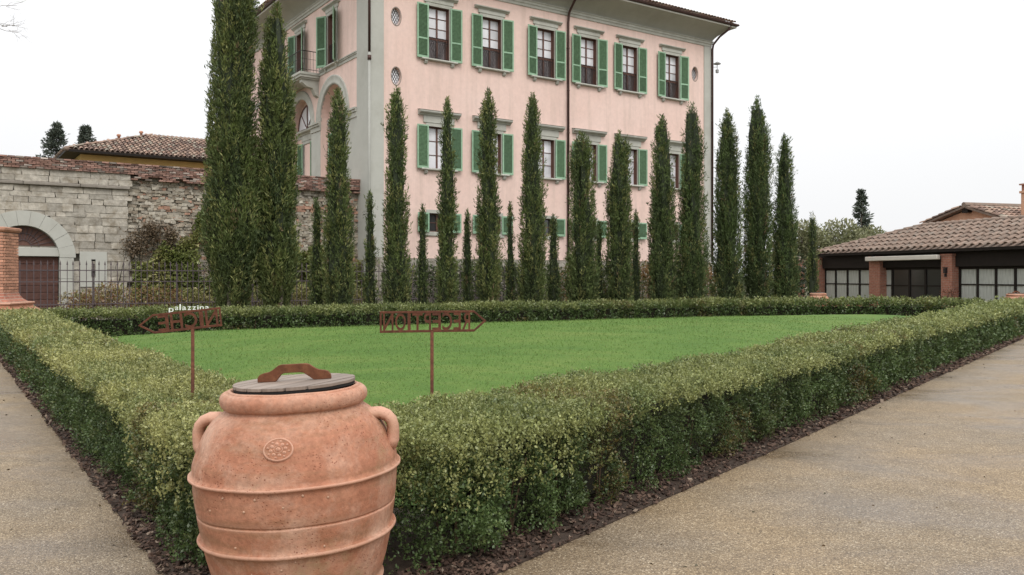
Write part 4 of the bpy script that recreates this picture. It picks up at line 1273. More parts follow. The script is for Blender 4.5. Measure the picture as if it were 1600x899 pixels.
def tuft_region(g, n):
    x = g.uniform(-5.6, -3.2, n); z = 4.05 + .22 * (x + 4.4) + g.normal(0, .12, n)
    return x, z, vnoise(np.stack([x * 2, z * 2, x * 0], -1), 91) > .35
wall_plant('wall_creeper', 'small green creeper running along the upper part of the old wall beside the tall cypress', 'creeper', 1500, tuft_region, .09, [(.07, .09, .03), (.11, .13, .04)], lambda x, z: .15 + 0 * x, seed=92)

# ------------------------------------------------------------------ iron fence in front of the wall
def fence():
    f = thing('iron_fence', 'dark iron picket fence running in front of the old stone wall', 'fence', tuple(axis_pt(0, -1.5)), A0)
    x0, x1 = -13.6, 8.2
    for z in (.66, 1.42, 1.80):
        part('rail', MB().box(x0, x1, -.02, .02, z - .016, z + .016).mesh('rail', M['fence_iron']), f)
    mb = MB().box(-.011, .011, -.011, .011, 0, 1.98)
    mb.prism([(-.026, 1.98), (.026, 1.98), (.018, 2.05), (0, 2.14), (-.018, 2.05)], -.009, .009, 'y')
    me = mb.mesh('picket', M['fence_iron'])
    ms = MB().box(-.008, .008, -.008, .008, 0, .74).mesh('short_picket', M['fence_iron'])
    n = int((x1 - x0) / .193)
    for i in range(n):
        part('picket', me, f, (x0 + i * .193, -.001, 0), (0, random.uniform(-.006, .006), random.uniform(-.2, .2)))
        part('short_picket', ms, f, (x0 + i * .193 + .0965, .001, 0))
    mp = MB().box(-.02, .02, -.02, .02, 0, 2.0).box(-.028, .028, -.028, .028, 2.0, 2.03).mesh('post', M['fence_iron'])
    for i in range(0, n, 14): part('post', mp, f, (x0 + i * .193 + .05, .06, 0))
fence()

# shrubs between the fence and the wall
AUT = [(.19, .16, .07), (.27, .21, .09), (.30, .17, .09), (.31, .28, .11), (.19, .20, .07)]
SG = 'autumn-tinted shrubs along the iron fence'
for i, (x, y, s, lab) in enumerate([(-11.2, -.8, 1.0, 'russet shrub in front of the arched gateway'), (-9.9, -.7, 1.25, 'yellow and red shrub below the slit window'), (-8.6, -.6, 1.15, 'brownish shrub right of the slit window'), (-7.1, -.7, 1.1, 'yellow-green shrub before the ivy, left of the old cypresses'), (-5.5, -.7, 1.0, 'yellow-green shrub behind the tallest cypress'), (-3.6, -.6, 1.0, 'yellow-green shrub behind the fence right of the two old cypresses'), (-1.4, -.7, 1.1, 'olive shrub behind the fence near the end of the stone wall')]):
    g = random.Random(i)
    ell = [(g.uniform(-.5, .5) * s, g.uniform(-.2, .2), .55 * s + g.uniform(-.1, .25), .55 * s, .4 * s, .5 * s) for _ in range(4)]
    p = axis_pt(x, y + .1)
    bushy('shrub', lab, 'shrub', (p.x, p.y, 0), ell, 1500, .11, AUT if i < 3 else [(.18, .20, .07), (.27, .255, .10), (.31, .27, .11), (.14, .17, .055)], 600 + i, SG, 9, None, thick=.016)
GRS = [(.05, .075, .025), (.075, .105, .035), (.10, .125, .045)]
HB = 'green shrubs against the villa foot'
for i in range(9):
    x = 1.9 + i * 2.15; g = random.Random(40 + i)
    ell = [(-.6, 0, 1.1, .75, .5, 1.0), (.55, .1, 1.2, .75, .5, .95), (0, -.1, 1.75 + g.uniform(-.15, .1), .8, .45, .6)]
    p = axis_pt(x, -1.0)
    orange = i in (4, 6, 8)
    spot = ('before the corner of the villa', 'under the first window column', 'between the first and second window columns', 'under the second window column', 'under the third window column', 'right of the central downpipe', 'under the fourth window column', 'under the fifth window column', 'under the last window column')[i]
    bushy('laurel_bush', ('orange-brown tinted' if orange else 'dark green') + ' bush against the villa foot, ' + spot, 'bush', (p.x, p.y, 0), ell, 1700, .15, [(.22, .12, .04), (.26, .16, .06), (.12, .12, .04)] if orange else GRS, 700 + i, HB if not orange else 'orange-brown bushes against the villa foot', 6)

# ------------------------------------------------------------------ brick pier at the left edge
def brick_pier():
    t = thing('brick_pier', 'orange brick gate pier with a flared foot, cut by the left edge of the photo', 'pier', (-12.62, 20.6, 0), R(6))
    hw = .37
    part('pier_core', MB().box(-hw + .02, hw - .02, -hw + .02, hw - .02, 0, 2.66).mesh('pier_core', M['mortar']), t)
    b = MB().box(-.5, .5, -.5, .5, -.5, .5).mesh('brick', M['brick_piece'], bevel=.04)
    nc = 20
    for k in range(nc):
        z = 1.24 + k * .0725
        off = .0 if k % 2 else .5
        for face in range(2):
            n = 3
            L = 2 * hw / n
            for i in range(-1, n):
                a, c = max(-hw, -hw + (i + off) * L), min(hw, -hw + (i + 1 + off) * L)
                if c - a < .06: continue
                m = (a + c) / 2
                loc = (m, -hw + .03, z) if face == 0 else (hw - .03, m, z)
                sc = (c - a - .012, .09, .060) if face == 0 else (.09, c - a - .012, .060)
                if face == 1 and i == -1 and a == -hw: sc = (.09, c - a - .06, .060)
                part('brick', b, t, loc, (0, 0, random.uniform(-.01, .01)), scale=sc)
    mb = MB().loops([[(sx * r, sy * r, z) for sx, sy in ((-1, -1), (1, -1), (1, 1), (-1, 1))] for r, z in ((hw, 2.665), (hw + .03, 2.68), (hw + .06, 2.72), (hw + .06, 2.775), (hw + .02, 2.79), (.02, 2.80))])
    part('cap', mb.mesh('cap', M['brick_piece'], bevel=.005), t)
    sq = lambda r, z: [(sx * r, sy * r, z) for sx, sy in ((-1, -1), (1, -1), (1, 1), (-1, 1))]
    part('flared_foot', MB().loops([sq(r, z) for r, z in ((hw + .01, 1.21), (hw + .03, 1.14), (hw + .08, 1.05), (hw + .16, .985), (hw + .16, .97))]).mesh('flared_foot', M['brick_pier']), t)
    part('plinth', MB().loops([sq(r, z) for r, z in ((hw + .14, .975), (hw + .28, .97), (hw + .285, .925), (hw + .25, .915), (hw + .27, .86), (hw + .42, .74), (hw + .5, .62), (hw + .5, 0.0))]).mesh('plinth', M['terracotta'], bevel=.012), t)
brick_pier()
#@@VILLA
# ------------------------------------------------------------------ the pink villa
def villa():
    W, D = 20.9, 18.5
    v = thing('pink_villa', 'three-storey pink villa with green shutters, grey trim and wide eaves', 'villa', tuple(CORNER), A0)
    WC = [3.35, 6.17, 9.30, 12.0, 14.78, 17.86]
    OW = .53
    holes = [(c - OW, c + OW, 11.30, 13.66) for c in WC] + [(c - OW, c + OW, 6.41, 8.29) for c in WC] + [(c - .5, c + .5, 3.59, 4.42) for c in WC]
    ovals = [(1.24, 12.9), (1.24, 10.31), (1.24, 7.7), (19.66, 12.88), (19.66, 10.35), (19.66, 7.7)]
    RX, RZ = .225, .37
    mb = MB()
    rects = holes + [(x - .3, x + .3, z - .45, z + .45) for x, z in ovals]
    xs = sorted({0, W} | {r[0] for r in rects} | {r[1] for r in rects}); zs = sorted({2.4, 14.8} | {r[2] for r in rects} | {r[3] for r in rects})
    for a, b in zip(xs, xs[1:]):
        for c, d in zip(zs, zs[1:]):
            mx, mz = (a + b) / 2, (c + d) / 2
            if any(r[0] < mx < r[1] and r[2] < mz < r[3] for r in rects): continue
            mb.quad((a, 0, c), (b, 0, c), (b, 0, d), (a, 0, d))
    for ox, oz in ovals:
        n = 32
        ring = [(ox + RX * math.cos(2 * math.pi * k / n), oz + RZ * math.sin(2 * math.pi * k / n)) for k in range(n)]
        def edge(k):
            c, s = math.cos(2 * math.pi * k / n), math.sin(2 * math.pi * k / n); q = 1 / max(abs(c), abs(s)); return (ox + .3 * c * q, oz + .45 * s * q)
        for k in range(n):
            p, q, e, f_ = ring[k], ring[(k + 1) % n], edge(k), edge(k + 1)
            mb.quad((p[0], 0, p[1]), (e[0], 0, e[1]), (f_[0], 0, f_[1]), (q[0], 0, q[1]))
            mb.quad((p[0], 0, p[1]), (q[0], 0, q[1]), (q[0], .25, q[1]), (p[0], .25, p[1]))
    # right and back walls
    mb.quad((W, 0, 0), (W, D, 0), (W, D, 14.8), (W, 0, 14.8)); mb.quad((W, D, 0), (0, D, 0), (0, D, 14.8), (W, D, 14.8))
    part('front_wall', mb.mesh('front_wall', M['pink'], recalc=False), v)
    # dark room behind the openings
    part('inner_lining', MB().box(.4, W - .4, .3, .34, 2.5, 14.5).mesh('inner_lining', M['wood_dark']), v)

    # ---- left facade (plane x = 0, going back along +y)
    AC, AS, AR, AO = [4.09, 8.30, 12.5], 9.04, 1.5, 1.93
    LH = [(4.14 - OW, 4.14 + OW, 11.5, 13.92), (8.33 - OW, 8.33 + OW, 11.5, 13.92), (12.5 - OW, 12.5 + OW, 11.5, 13.92)]
    mb = MB()
    ys = {0, D} | {h[0] for h in LH} | {h[1] for h in LH}
    for c in AC:
        for k in range(25): ys.add(round(c + AR * -math.cos(math.pi * k / 24), 4))
    ys = sorted(ys)
    def arch_z(y):
        for c in AC:
            if abs(y - c) <= AR + 1e-5: return AS + math.sqrt(max(AR * AR - (y - c) ** 2, 0))
        return None
    for a, b in zip(ys, ys[1:]):
        m = (a + b) / 2
        inarch = arch_z(m) is not None
        za, zb = (arch_z(a) if inarch else 0.0), (arch_z(b) if inarch else 0.0)
        if inarch and za is None: za = AS
        if inarch and zb is None: zb = AS
        hh = [h for h in LH if h[0] < m < h[1]]
        top = 14.8
        if hh:
            mb.quad((0, a, za), (0, a, hh[0][2]), (0, b, hh[0][2]), (0, b, zb)); mb.quad((0, a, hh[0][3]), (0, a, top), (0, b, top), (0, b, hh[0][3]))
        else: mb.quad((0, a, za), (0, a, top), (0, b, top), (0, b, zb))
        if inarch: mb.quad((0, a, za), (0, b, zb), (.4, b, zb), (.4, a, za))
    for c in AC:
        for s in (-1, 1): mb.quad((0, c + s * AR, 0), (.4, c + s * AR, 0), (.4, c + s * AR, AS), (0, c + s * AR, AS))
        mb.quad((.4, c - AR, 0), (.4, c + AR, 0), (.4, c + AR, AS + AR), (.4, c - AR, AS + AR))
    part('side_wall', mb.mesh('side_wall', M['pink'], recalc=False), v)
    # grey plaster on the lower piers between the arches
    mb = MB()
    for a, b in ((1.30, 2.57), (5.61, 6.78), (9.82, 10.98)): mb.box(-.02, .1, a, b, 0, 8.6)
    part('pier_facing', mb.mesh('pier_facing', M['plaster_grey']), v)
    for c in AC:
        n = 24; L = []
        for r, o in ((AR, .05), (AR, -.05), (AR + .1, -.07), (AR + .13, -.05), (AO - .08, -.06), (AO, -.085), (AO, .05)):
            L.append([(o, c + r * math.cos(math.pi * k / n), AS + r * math.sin(math.pi * k / n)) for k in range(n + 1)])
        mb = MB(); b0 = 0
        for l in L: mb.v += l
        for i in range(len(L) - 1):
            for k in range(n): mb.f.append((i * (n + 1) + k, i * (n + 1) + k + 1, (i + 1) * (n + 1) + k + 1, (i + 1) * (n + 1) + k))
        part('archivolt', mb.mesh('archivolt', M['stone_grey'], True), v)
    mb = MB()
    def molding(mb, y0, y1, z0, z1, out, xo=0.0):
        h = z1 - z0
        mb.prism([(y0, z0), (y1, z0), (y1, z0 + h * .55), (y0, z0 + h * .55)], xo - out * .35, xo + .02, 'x')
        mb.prism([(y0, z0 + h * .55), (y1, z0 + h * .55), (y1, z0 + h * .8), (y0, z0 + h * .8)], xo - out * .7, xo + .02, 'x')
        mb.prism([(y0, z0 + h * .8), (y1, z0 + h * .8), (y1, z1), (y0, z1)], xo - out, xo + .02, 'x')
    for a, b in ((1.275, 2.6), (5.58, 6.81), (9.79, 11.01), (13.99, 17.2)): molding(mb, a, b, 8.62, 9.035, .16)
    for c in AC: molding(mb, c - AR + .002, c + AR - .002, 8.70, 9.0, .09, .398)
    part('impost_cornice', mb.mesh('impost_cornice', M['stone_grey']), v)
    mb = MB(); molding(mb, 1.275, 5.64, 11.24, 11.495, .10); molding(mb, 11.02, 17.2, 11.24, 11.495, .10)
    part('string_course', mb.mesh('string_course', M['stone_grey']), v)

    # ---- corner pilasters, cornice, eaves, roof
    for bx in ((0.003, .63, -.045, .01, 2.41, 14.545), (-.045, 0, -.045, 1.27, 0, 14.545), (20.36, W - .003, -.045, .01, 2.41, 14.545), (W, W + .045, -.045, 1.2, 2.41, 14.545)):
        part('corner_pilaster', MB().box(*bx).mesh('corner_pilaster', M['plaster_grey']), v)
    def rect(o, z): return [(-o, -o, z), (W + o, -o, z), (W + o, D + o, z), (-o, D + o, z)]
    part('top_cornice', MB().loops([rect(o, z) for o, z in ((.0, 14.55), (.05, 14.56), (.055, 14.68), (.09, 14.70), (.095, 14.80), (.14, 14.83), (.14, 14.86), (.02, 14.87))]).mesh('top_cornice', M['stone_grey']), v)
    part('eaves_soffit', MB().loops([rect(o, z) for o, z in ((.06, 14.865), (.10, 14.93), (.16, 15.02), (.26, 15.13), (.42, 15.26), (.62, 15.38), (.82, 15.48), (.97, 15.55))]).mesh('eaves_soffit', M['plaster_grey'], True), v)
    part('eaves_fascia', MB().loops([rect(o, z) for o, z in ((.965, 15.55), (1.02, 15.551), (1.02, 15.63), (.96, 15.64))]).mesh('eaves_fascia', simple('pale_fascia', (.5, .49, .44), .8, .08, 3)), v)
    n = 8
    part('gutter', MB().loops([rect(1.06 + .075 * math.cos(a), 15.71 + .075 * math.sin(a)) for a in [2 * math.pi * k / n for k in range(n + 1)]]).mesh('gutter', M['gutter']), v)
    r0 = 1.06; zr = 15.74; rh = 3.6
    mb = MB(); ro = rect(r0, zr); ra, rb = (D / 2, D / 2, zr + rh), (W - D / 2, D / 2, zr + rh)
    mb.quad(ro[0], ro[1], rb, ra); mb.quad(ro[1], ro[2], rb); mb.quad(ro[2], ro[3], ra, rb); mb.quad(ro[3], ro[0], ra)
    roof = part('roof', mb.mesh('roof', M['tile'], recalc=False), v)
    sl = rh / (D / 2 + r0)
    Q1 = half_tiles((-1.0, -1.18, 15.75), (1, 0, 0), (0, 1, sl), int((W + 2) / .23), 3, .23, .38, .095, lambda a, s: a > s and a < W + 1.9 - s)
    Q2 = half_tiles((-1.18, -1.0, 15.75), (0, 1, 0), (1, 0, sl), int((D + 2) / .23), 3, .23, .38, .095)
    Q3 = half_tiles((W + 1.18, -.8, 15.73), (0, 1, 0), (-1, 0, sl), int((D + 2) / .23), 1, .23, .38, .095)
    part('eaves_tile', quads_np('eaves_tile', np.concatenate([Q1[0], Q2[0], Q3[0]]), M['tile_far'], np.concatenate([Q1[1], Q2[1], Q3[1]])), roof, kind='stuff')

    # ---- downpipes
    def pipe(pts, mat, label=None): part('downpipe', MB().tube(pts, .06, 8).mesh('downpipe', mat, True), v, label=label)
    pipe([(10.64, -1.0, 15.64), (10.64, -.95, 15.45), (10.64, -.62, 15.16), (10.64, -.2, 14.72), (10.64, -.14, 14.5), (10.64, -.10, 14.2), (10.64, -.10, 2.4)], M['gutter'])
    pipe([(W + .55, -1.0, 15.64), (W + .5, -.95, 15.45), (W + .2, -.5, 15.06), (W + .06, -.17, 14.68), (W + .04, -.12, 14.4), (W + .03, -.12, 2.4)], M['gutter'])
    pipe([(-.75, -.8, 15.64), (-.7, -.75, 15.4), (-.3, -.3, 15.0), (-.09, -.12, 14.6), (-.07, -.10, 14.3), (-.07, -.10, 11.15)], M['gutter'])
    pipe([(-.07, -.10, 11.13), (-.07, -.10, 0)], simple('grey_pipe_paint', (.34, .34, .31), .7, .1, 3), 'lower corner downpipe painted grey')
    mb = MB().tube([(-.07, -.10, 11.0), (-.07, -.10, 10.8)], .085, 8).tube([(10.64, -.10, 2.7), (10.64, -.10, 2.45)], .08, 8)
    for z in (4.5, 6.6, 8.7, 10.8, 12.9): mb.tube([(10.64, -.10, z), (10.64, -.10, z + .05)], .075, 8)
    part('pipe_collar', mb.mesh('pipe_collar', M['gutter'], True), v, kind='stuff')
    # stone basement
    part('basement', MB().box(-.07, W + .07, -.09, .3, 0, 2.385).mesh('basement', M['stone_block']), v)

    # ---- windows
    def bars(mb, x0, x1, z0, z1, y0, y1, cols, rows, w=.045, mid=.075):
        mb.box(x0, x0 + w, y0, y1, z0, z1); mb.box(x1 - w, x1, y0, y1, z0, z1); mb.box(x0 + w, x1 - w, y0, y1, z1 - w, z1); mb.box(x0 + w, x1 - w, y0, y1, z0, z0 + w)
        xm = (x0 + x1) / 2
        mb.box(xm - mid / 2, xm + mid / 2, y0 - .012, y1, z0 + w, z1 - w)
        for k in range(1, rows):
            z = z0 + (z1 - z0) * k / rows
            mb.box(x0 + w, xm - mid / 2, y0 + .006, y1, z - .014, z + .014); mb.box(xm + mid / 2, x1 - w, y0 + .006, y1, z - .014, z + .014)
    def window_set(style):
        ow = .5 if style == 'small' else OW
        oh = {'tall': 2.36, 'mid': 1.88, 'small': .83, 'door': 2.42}[style]
        S = {}
        fd = .17
        mb = MB()
        if style in ('tall', 'door'):
            bars(mb, -ow + .002, ow - .002, .96, oh - .002, fd, fd + .05, 2, 3); bars(mb, -ow + .003, ow - .003, .0, .955, fd, fd + .05, 2, 1)
        else: bars(mb, -ow + .002, ow - .002, .002, oh - .002, fd, fd + .05, 2, 3 if style == 'mid' else 2)
        S['frame'] = mb.mesh('window', M['wood_brown'])
        mb = MB()
        mb.box(-ow - .001, -ow + .012, .0, .29, 0, oh); mb.box(ow - .012, ow + .001, .0, .29, 0, oh); mb.box(-ow + .012, ow - .012, .0, .29, oh - .012, oh + .001); mb.box(-ow + .012, ow - .012, .0, .29, -.001, .012)
        S['reveal'] = mb.mesh('reveal', M['wood_brown'])
        panes = []
        def rows(z0, z1, n, mat):
            for k in range(n):
                for s in (-1, 1):
                    xa, xb = (.035, ow - .04)
                    x0, x1 = (xa, xb) if s > 0 else (-xb, -xa)
                    panes.append(((x0 + x1) / 2, z0 + (z1 - z0) * (k + .5) / n, (x1 - x0), (z1 - z0) / n - .02, mat))
        if style in ('tall', 'door'): rows(.99, oh - .04, 3, 'pane_pale'); rows(.03, .93, 1, 'pane_brown')
        elif style == 'mid': rows(.03, oh - .03, 3, 'pane_pale')
        else: rows(.03, oh - .03, 2, 'pane_dark')
        S['panes'] = panes
        # stone surround + head + sill
        mb = MB(); j = .13
        mb.box(-ow - j, -ow, -.035, .02, 0, oh); mb.box(ow, ow + j, -.035, .02, 0, oh); mb.box(-ow - j, ow + j, -.037, .02, oh, oh + .15)
        S['surround'] = mb.mesh('surround', M['stone_grey'])
        mb = MB()
        if style in ('tall', 'door'):
            mb.box(-.75, .75, -.06, .02, oh + .152, oh + .33)
            mb.prism([(0.02, oh + .33), (-.07, oh + .332), (-.10, oh + .37), (-.17, oh + .41), (-.18, oh + .46), (0.02, oh + .49)], -.95, .95, 'x')
        elif style == 'mid':
            mb.box(-.79, .79, -.06, .02, oh + .152, oh + .46)
            mb.prism([(0.02, oh + .46), (-.09, oh + .462), (-.12, oh + .52), (-.22, oh + .56), (-.25, oh + .60), (-.25, oh + .66), (0.02, oh + .70)], -1.05, 1.05, 'x')
        S['head'] = mb.mesh('window_head', M['stone_grey'] if style != 'mid' else M['stone_grey'], bevel=.008) if mb.v else None
        if style == 'mid': S['cap'] = MB().prism([(0.0, oh + .702), (-.26, oh + .662), (-.26, oh + .685), (0.0, oh + .725)], -1.06, 1.06, 'x').mesh('weathered_cap', M['cornice_dark'])
        mb = MB()
        if style == 'small': mb.box(-.68, .68, -.07, .02, -.18, -.003)
        else: mb.prism([(.15, -.01), (-.15, -.002), (-.17, -.03), (-.17, -.075), (-.11, -.10), (.15, -.10)], -.92, .92, 'x')
        S['sill'] = mb.mesh('window_sill', M['stone_grey'], bevel=.006)
        S['bracket'] = None if style == 'small' else MB().prism([(.0, -.102), (-.12, -.102), (-.12, -.15), (-.07, -.24), (.0, -.27)], -.075, .075, 'x').mesh('bracket', M['stone_grey'])
        # shutters
        sw, sh = .585, oh + (.06 if style != 'small' else .04)
        mb = MB(); f = .07; m = sh * .36
        mb.box(0, f, -.03, .012, 0, sh); mb.box(sw - f, sw, -.03, .012, 0, sh); mb.box(f, sw - f, -.03, .012, sh - f, sh); mb.box(f, sw - f, -.03, .012, 0, f * 1.5)
        if style != 'small' and style != 'mid': mb.box(f, sw - f, -.03, .012, m - f / 2, m + f / 2)
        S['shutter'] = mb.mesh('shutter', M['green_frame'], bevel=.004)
        def louv(z0, z1):
            mb = MB(); mb.box(f, sw - f, .002, .008, z0, z1)
            k = int((z1 - z0) / .055)
            for i in range(k):
                z = z0 + (z1 - z0) * i / k
                mb.quad((f, -.022, z + .002), (sw - f, -.022, z + .002), (sw - f, .001, z + .05), (f, .001, z + .05))
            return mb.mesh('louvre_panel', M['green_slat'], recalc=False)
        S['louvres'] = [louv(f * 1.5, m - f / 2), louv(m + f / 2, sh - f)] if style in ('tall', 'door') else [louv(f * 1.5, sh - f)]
        S['sw'] = sw; S['oh'] = oh; S['ow'] = ow
        if style == 'tall':
            mb = MB(); y = .06
            mb.tube([(-ow, y, .98), (ow, y, .98)], .018, 6); mb.tube([(-ow, y, .80), (ow, y, .80)], .011, 5); mb.tube([(-ow, y, .06), (ow, y, .06)], .012, 5)
            for k in range(9):
                x = -ow + .06 + k * (2 * ow - .12) / 8
                a = -(k - 4) * .055
                mb.tube([(x * .25 + a * 0, y, .06), (x, y, .80)], .009, 5)
                mb.tube([(x, y, .06), (x, y, .80)], .006, 4)
            for k in range(6):
                x = -ow + .09 + k * (2 * ow - .18) / 5
                mb.tube([(x + .07 * math.cos(q * math.pi / 5), y, .89 + .075 * math.sin(q * math.pi / 5)) for q in range(10)], .007, 4, closed=True)
            S['railing'] = mb.mesh('railing', M['iron'])
        return S
    SETS = {k: window_set(k) for k in ('tall', 'mid', 'small', 'door')}
    PM = {}
    def pane_mesh(w, h, mat):
        key = (round(w, 3), round(h, 3), mat)
        if key not in PM: PM[key] = MB().box(-w / 2, w / 2, 0, .008, -h / 2, h / 2).mesh('pane', M[mat])
        return PM[key]
    def place(style, c, z, side=False, shutters=True, sill=True, depth=0.0, lab=None, sh_ang=(0.05, 0.05)):
        S = SETS[style]
        def put(name, me, lx, ly, lz, par, rz=0.0, label=None):
            # local facade coordinates -> villa coordinates
            if par is v:
                if side: return part(name, me, v, (ly + depth, c - lx, z + lz), (0, 0, R(-90) + rz), label=label)
                return part(name, me, v, (c + lx, ly + depth, z + lz), (0, 0, rz), label=label)
            return part(name, me, par, (lx, ly, lz), (0, 0, rz), label=label)
        w = put('window', S['frame'], 0, 0, 0, v, label=lab)
        put('reveal', S['reveal'], 0, 0, 0, w)
        for (px, pz, pw_, ph, pm) in S['panes']: put('pane', pane_mesh(pw_, ph, pm), px, .2, pz, w)
        put('surround', S['surround'], 0, 0, 0, w)
        if S.get('railing'): put('railing', S['railing'], 0, 0, 0, w)
        if S['head']: hd = put('window_head', S['head'], 0, 0, 0, v)
        if S.get('cap'): put('weathered_cap', S['cap'], 0, 0, 0, hd)
        if sill:
            sl_ = put('window_sill', S['sill'], 0, 0, 0, v)
            if S['bracket']:
                for s in (-1, 1): put('bracket', S['bracket'], s * .68, 0, 0, sl_)
        if shutters:
            for s in (-1, 1):
                a = sh_ang[0] if s < 0 else sh_ang[1]
                # hinge at the opening's edge; leaf folded back on the wall
                lx = s * (S['ow'] + .03)
                if s > 0: o = put('shutter', S['shutter'], lx, -.085, -.03, v, -a)
                else: o = put('shutter', S['shutter'], lx - S['sw'] * math.cos(a), -.085 - S['sw'] * math.sin(a), -.03, v, a)
                for lm in S['louvres']: put('louvre_panel', lm, 0, 0, 0, o)
    rs = random.Random(3)
    for c in WC:
        place('tall', c, 11.30, sh_ang=(rs.uniform(.02, .12), rs.uniform(.04, .16)))
        place('mid', c, 6.41, sh_ang=(rs.uniform(.02, .12), rs.uniform(.04, .16)))
        place('small', c, 3.59, sh_ang=(rs.uniform(.02, .1), rs.uniform(.02, .1)))
    place('tall', 4.14, 11.5, side=True, sh_ang=(.5, .55))
    place('door', 8.33, 11.5, side=True, sill=False, sh_ang=(.3, .45))
    place('tall', 12.5, 11.5, side=True)
    for c in AC[:2]:
        # tall shuttered openings inside the arches
        place('mid', c, 6.5, side=True, depth=.395, sh_ang=(.1, .1))
    # lunette window in the second arch
    mb = MB(); n = 20; c = AC[1]
    pts = [(c + 1.25 * math.cos(math.pi * k / n), 9.06 + 1.25 * math.sin(math.pi * k / n)) for k in range(n + 1)]
    lw = part('lunette', MB().prism([(y, z) for y, z in pts], .36, .39, 'x').mesh('lunette', M['pane_pale']), v)
    mb = MB(); mb.tube([(.35, y, z) for y, z in pts], .05, 6); mb.tube([(.35, c, 9.06), (.35, c, 10.3)], .04, 6); mb.tube([(.35, c, 9.06), (.35, c + .85, 9.94)], .03, 6); mb.tube([(.35, c, 9.06), (.35, c - .85, 9.94)], .03, 6); mb.tube([(.35, c - 1.25, 9.07), (.35, c + 1.25, 9.07)], .05, 6)
    part('lunette_frame', mb.mesh('lunette_frame', M['wood_brown']), lw)

    # ---- oval windows
    n = 32
    ring = lambda k_, y: [(RX * k_ * math.cos(2 * math.pi * i / n), y, RZ * k_ * math.sin(2 * math.pi * i / n)) for i in range(n)]
    fr = MB().loops([ring(1.0, -.0), ring(1.02, -.012), ring(1.14, -.012), ring(1.16, .002)]).mesh('oval_window', simple('dark_oval_rim', (.30, .25, .22), .8, .15, 8), True)
    pn = MB().quad(*ring(1.0, .16)).mesh('pane', M['pane_pale'])
    mb = MB()
    for k in range(-4, 5):
        for s in (-1, 1):
            seg = []
            for t_ in np.linspace(-.6, .6, 60):
                x, z = k * .115 + t_ * .55, s * t_
                if (x / RX) ** 2 + (z / RZ) ** 2 <= 1: seg.append((x, .145 + .002 * s, z))
            if len(seg) > 2: mb.tube([seg[0], seg[-1]], .010, 4)
    lat = mb.mesh('lattice', M['iron'])
    for ox, oz in ovals:
        o = part('oval_window', fr, v, (ox, 0, oz)); part('pane', pn, o); part('lattice', lat, o)

    # ---- balcony on the side
    y0, y1 = 5.65, 11.0
    b = part('balcony', MB().box(-1.02, 0, y0, y1, 11.24, 11.37).box(-.98, 0, y0 + .04, y1 - .04, 11.12, 11.24).box(-.9, 0, y0 + .1, y1 - .1, 11.05, 11.12).mesh('balcony', M['stone_grey'], bevel=.012), v)
    for y in (y0 + .35, y1 - .35): part('bracket', MB().prism([(-.85, 11.05), (-.85, 10.9), (-.6, 10.72), (-.3, 10.66), (-.16, 10.35), (0, 10.25), (0, 11.05)], y - .16, y + .16, 'y').mesh('bracket', M['stone_grey']), b)
    mb = MB()
    mb.tube([(0, y0 + .08, 12.38), (-.94, y0 + .08, 12.38), (-.94, y1 - .08, 12.38), (0, y1 - .08, 12.38)], .022, 6); mb.tube([(0, y0 + .08, 11.5), (-.94, y0 + .08, 11.5), (-.94, y1 - .08, 11.5), (0, y1 - .08, 11.5)], .014, 5)
    mb.tube([(0, y0 + .08, 12.0), (-.94, y0 + .08, 12.0), (-.94, y1 - .08, 12.0), (0, y1 - .08, 12.0)], .008, 5)
    for k in range(7): mb.tube([(-.94 + k * .155, y0 + .08, 11.37), (-.94 + k * .155, y0 + .08, 12.38)], .009, 5)
    for k in range(36): mb.tube([(-.94, y0 + .08 + k * .147, 11.37), (-.94, y0 + .08 + k * .147, 12.38)], .009, 5)
    part('railing', mb.mesh('railing', M['iron']), b)
    # ---- bracket lamp beyond the right corner
    mb = MB(); z = 13.65; lx = W + .78
    mb.tube([(W + .04, .2, z - .12), (W + .35, .2, z - .14), (lx, .2, z - .06)], .018, 6)
    mb.tube([(lx, .2, z - .34), (lx, .2, z + .2)], .022, 6)
    cup = lambda r, zz: [(lx + r * math.cos(k * math.pi / 5), .2 + r * math.sin(k * math.pi / 5), zz) for k in range(10)]
    mb.loops([cup(r, z + zz) for r, zz in ((.02, .25), (.21, .14), (.21, .10), (.01, .15))])
    mb.loops([cup(r, z + zz) for r, zz in ((.01, -.2), (.10, -.22), (.09, -.4), (.01, -.42))])
    part('bracket_lamp', mb.mesh('bracket_lamp', simple('grey_lamp_metal', (.36, .36, .36), .6, .1)), v)
villa()

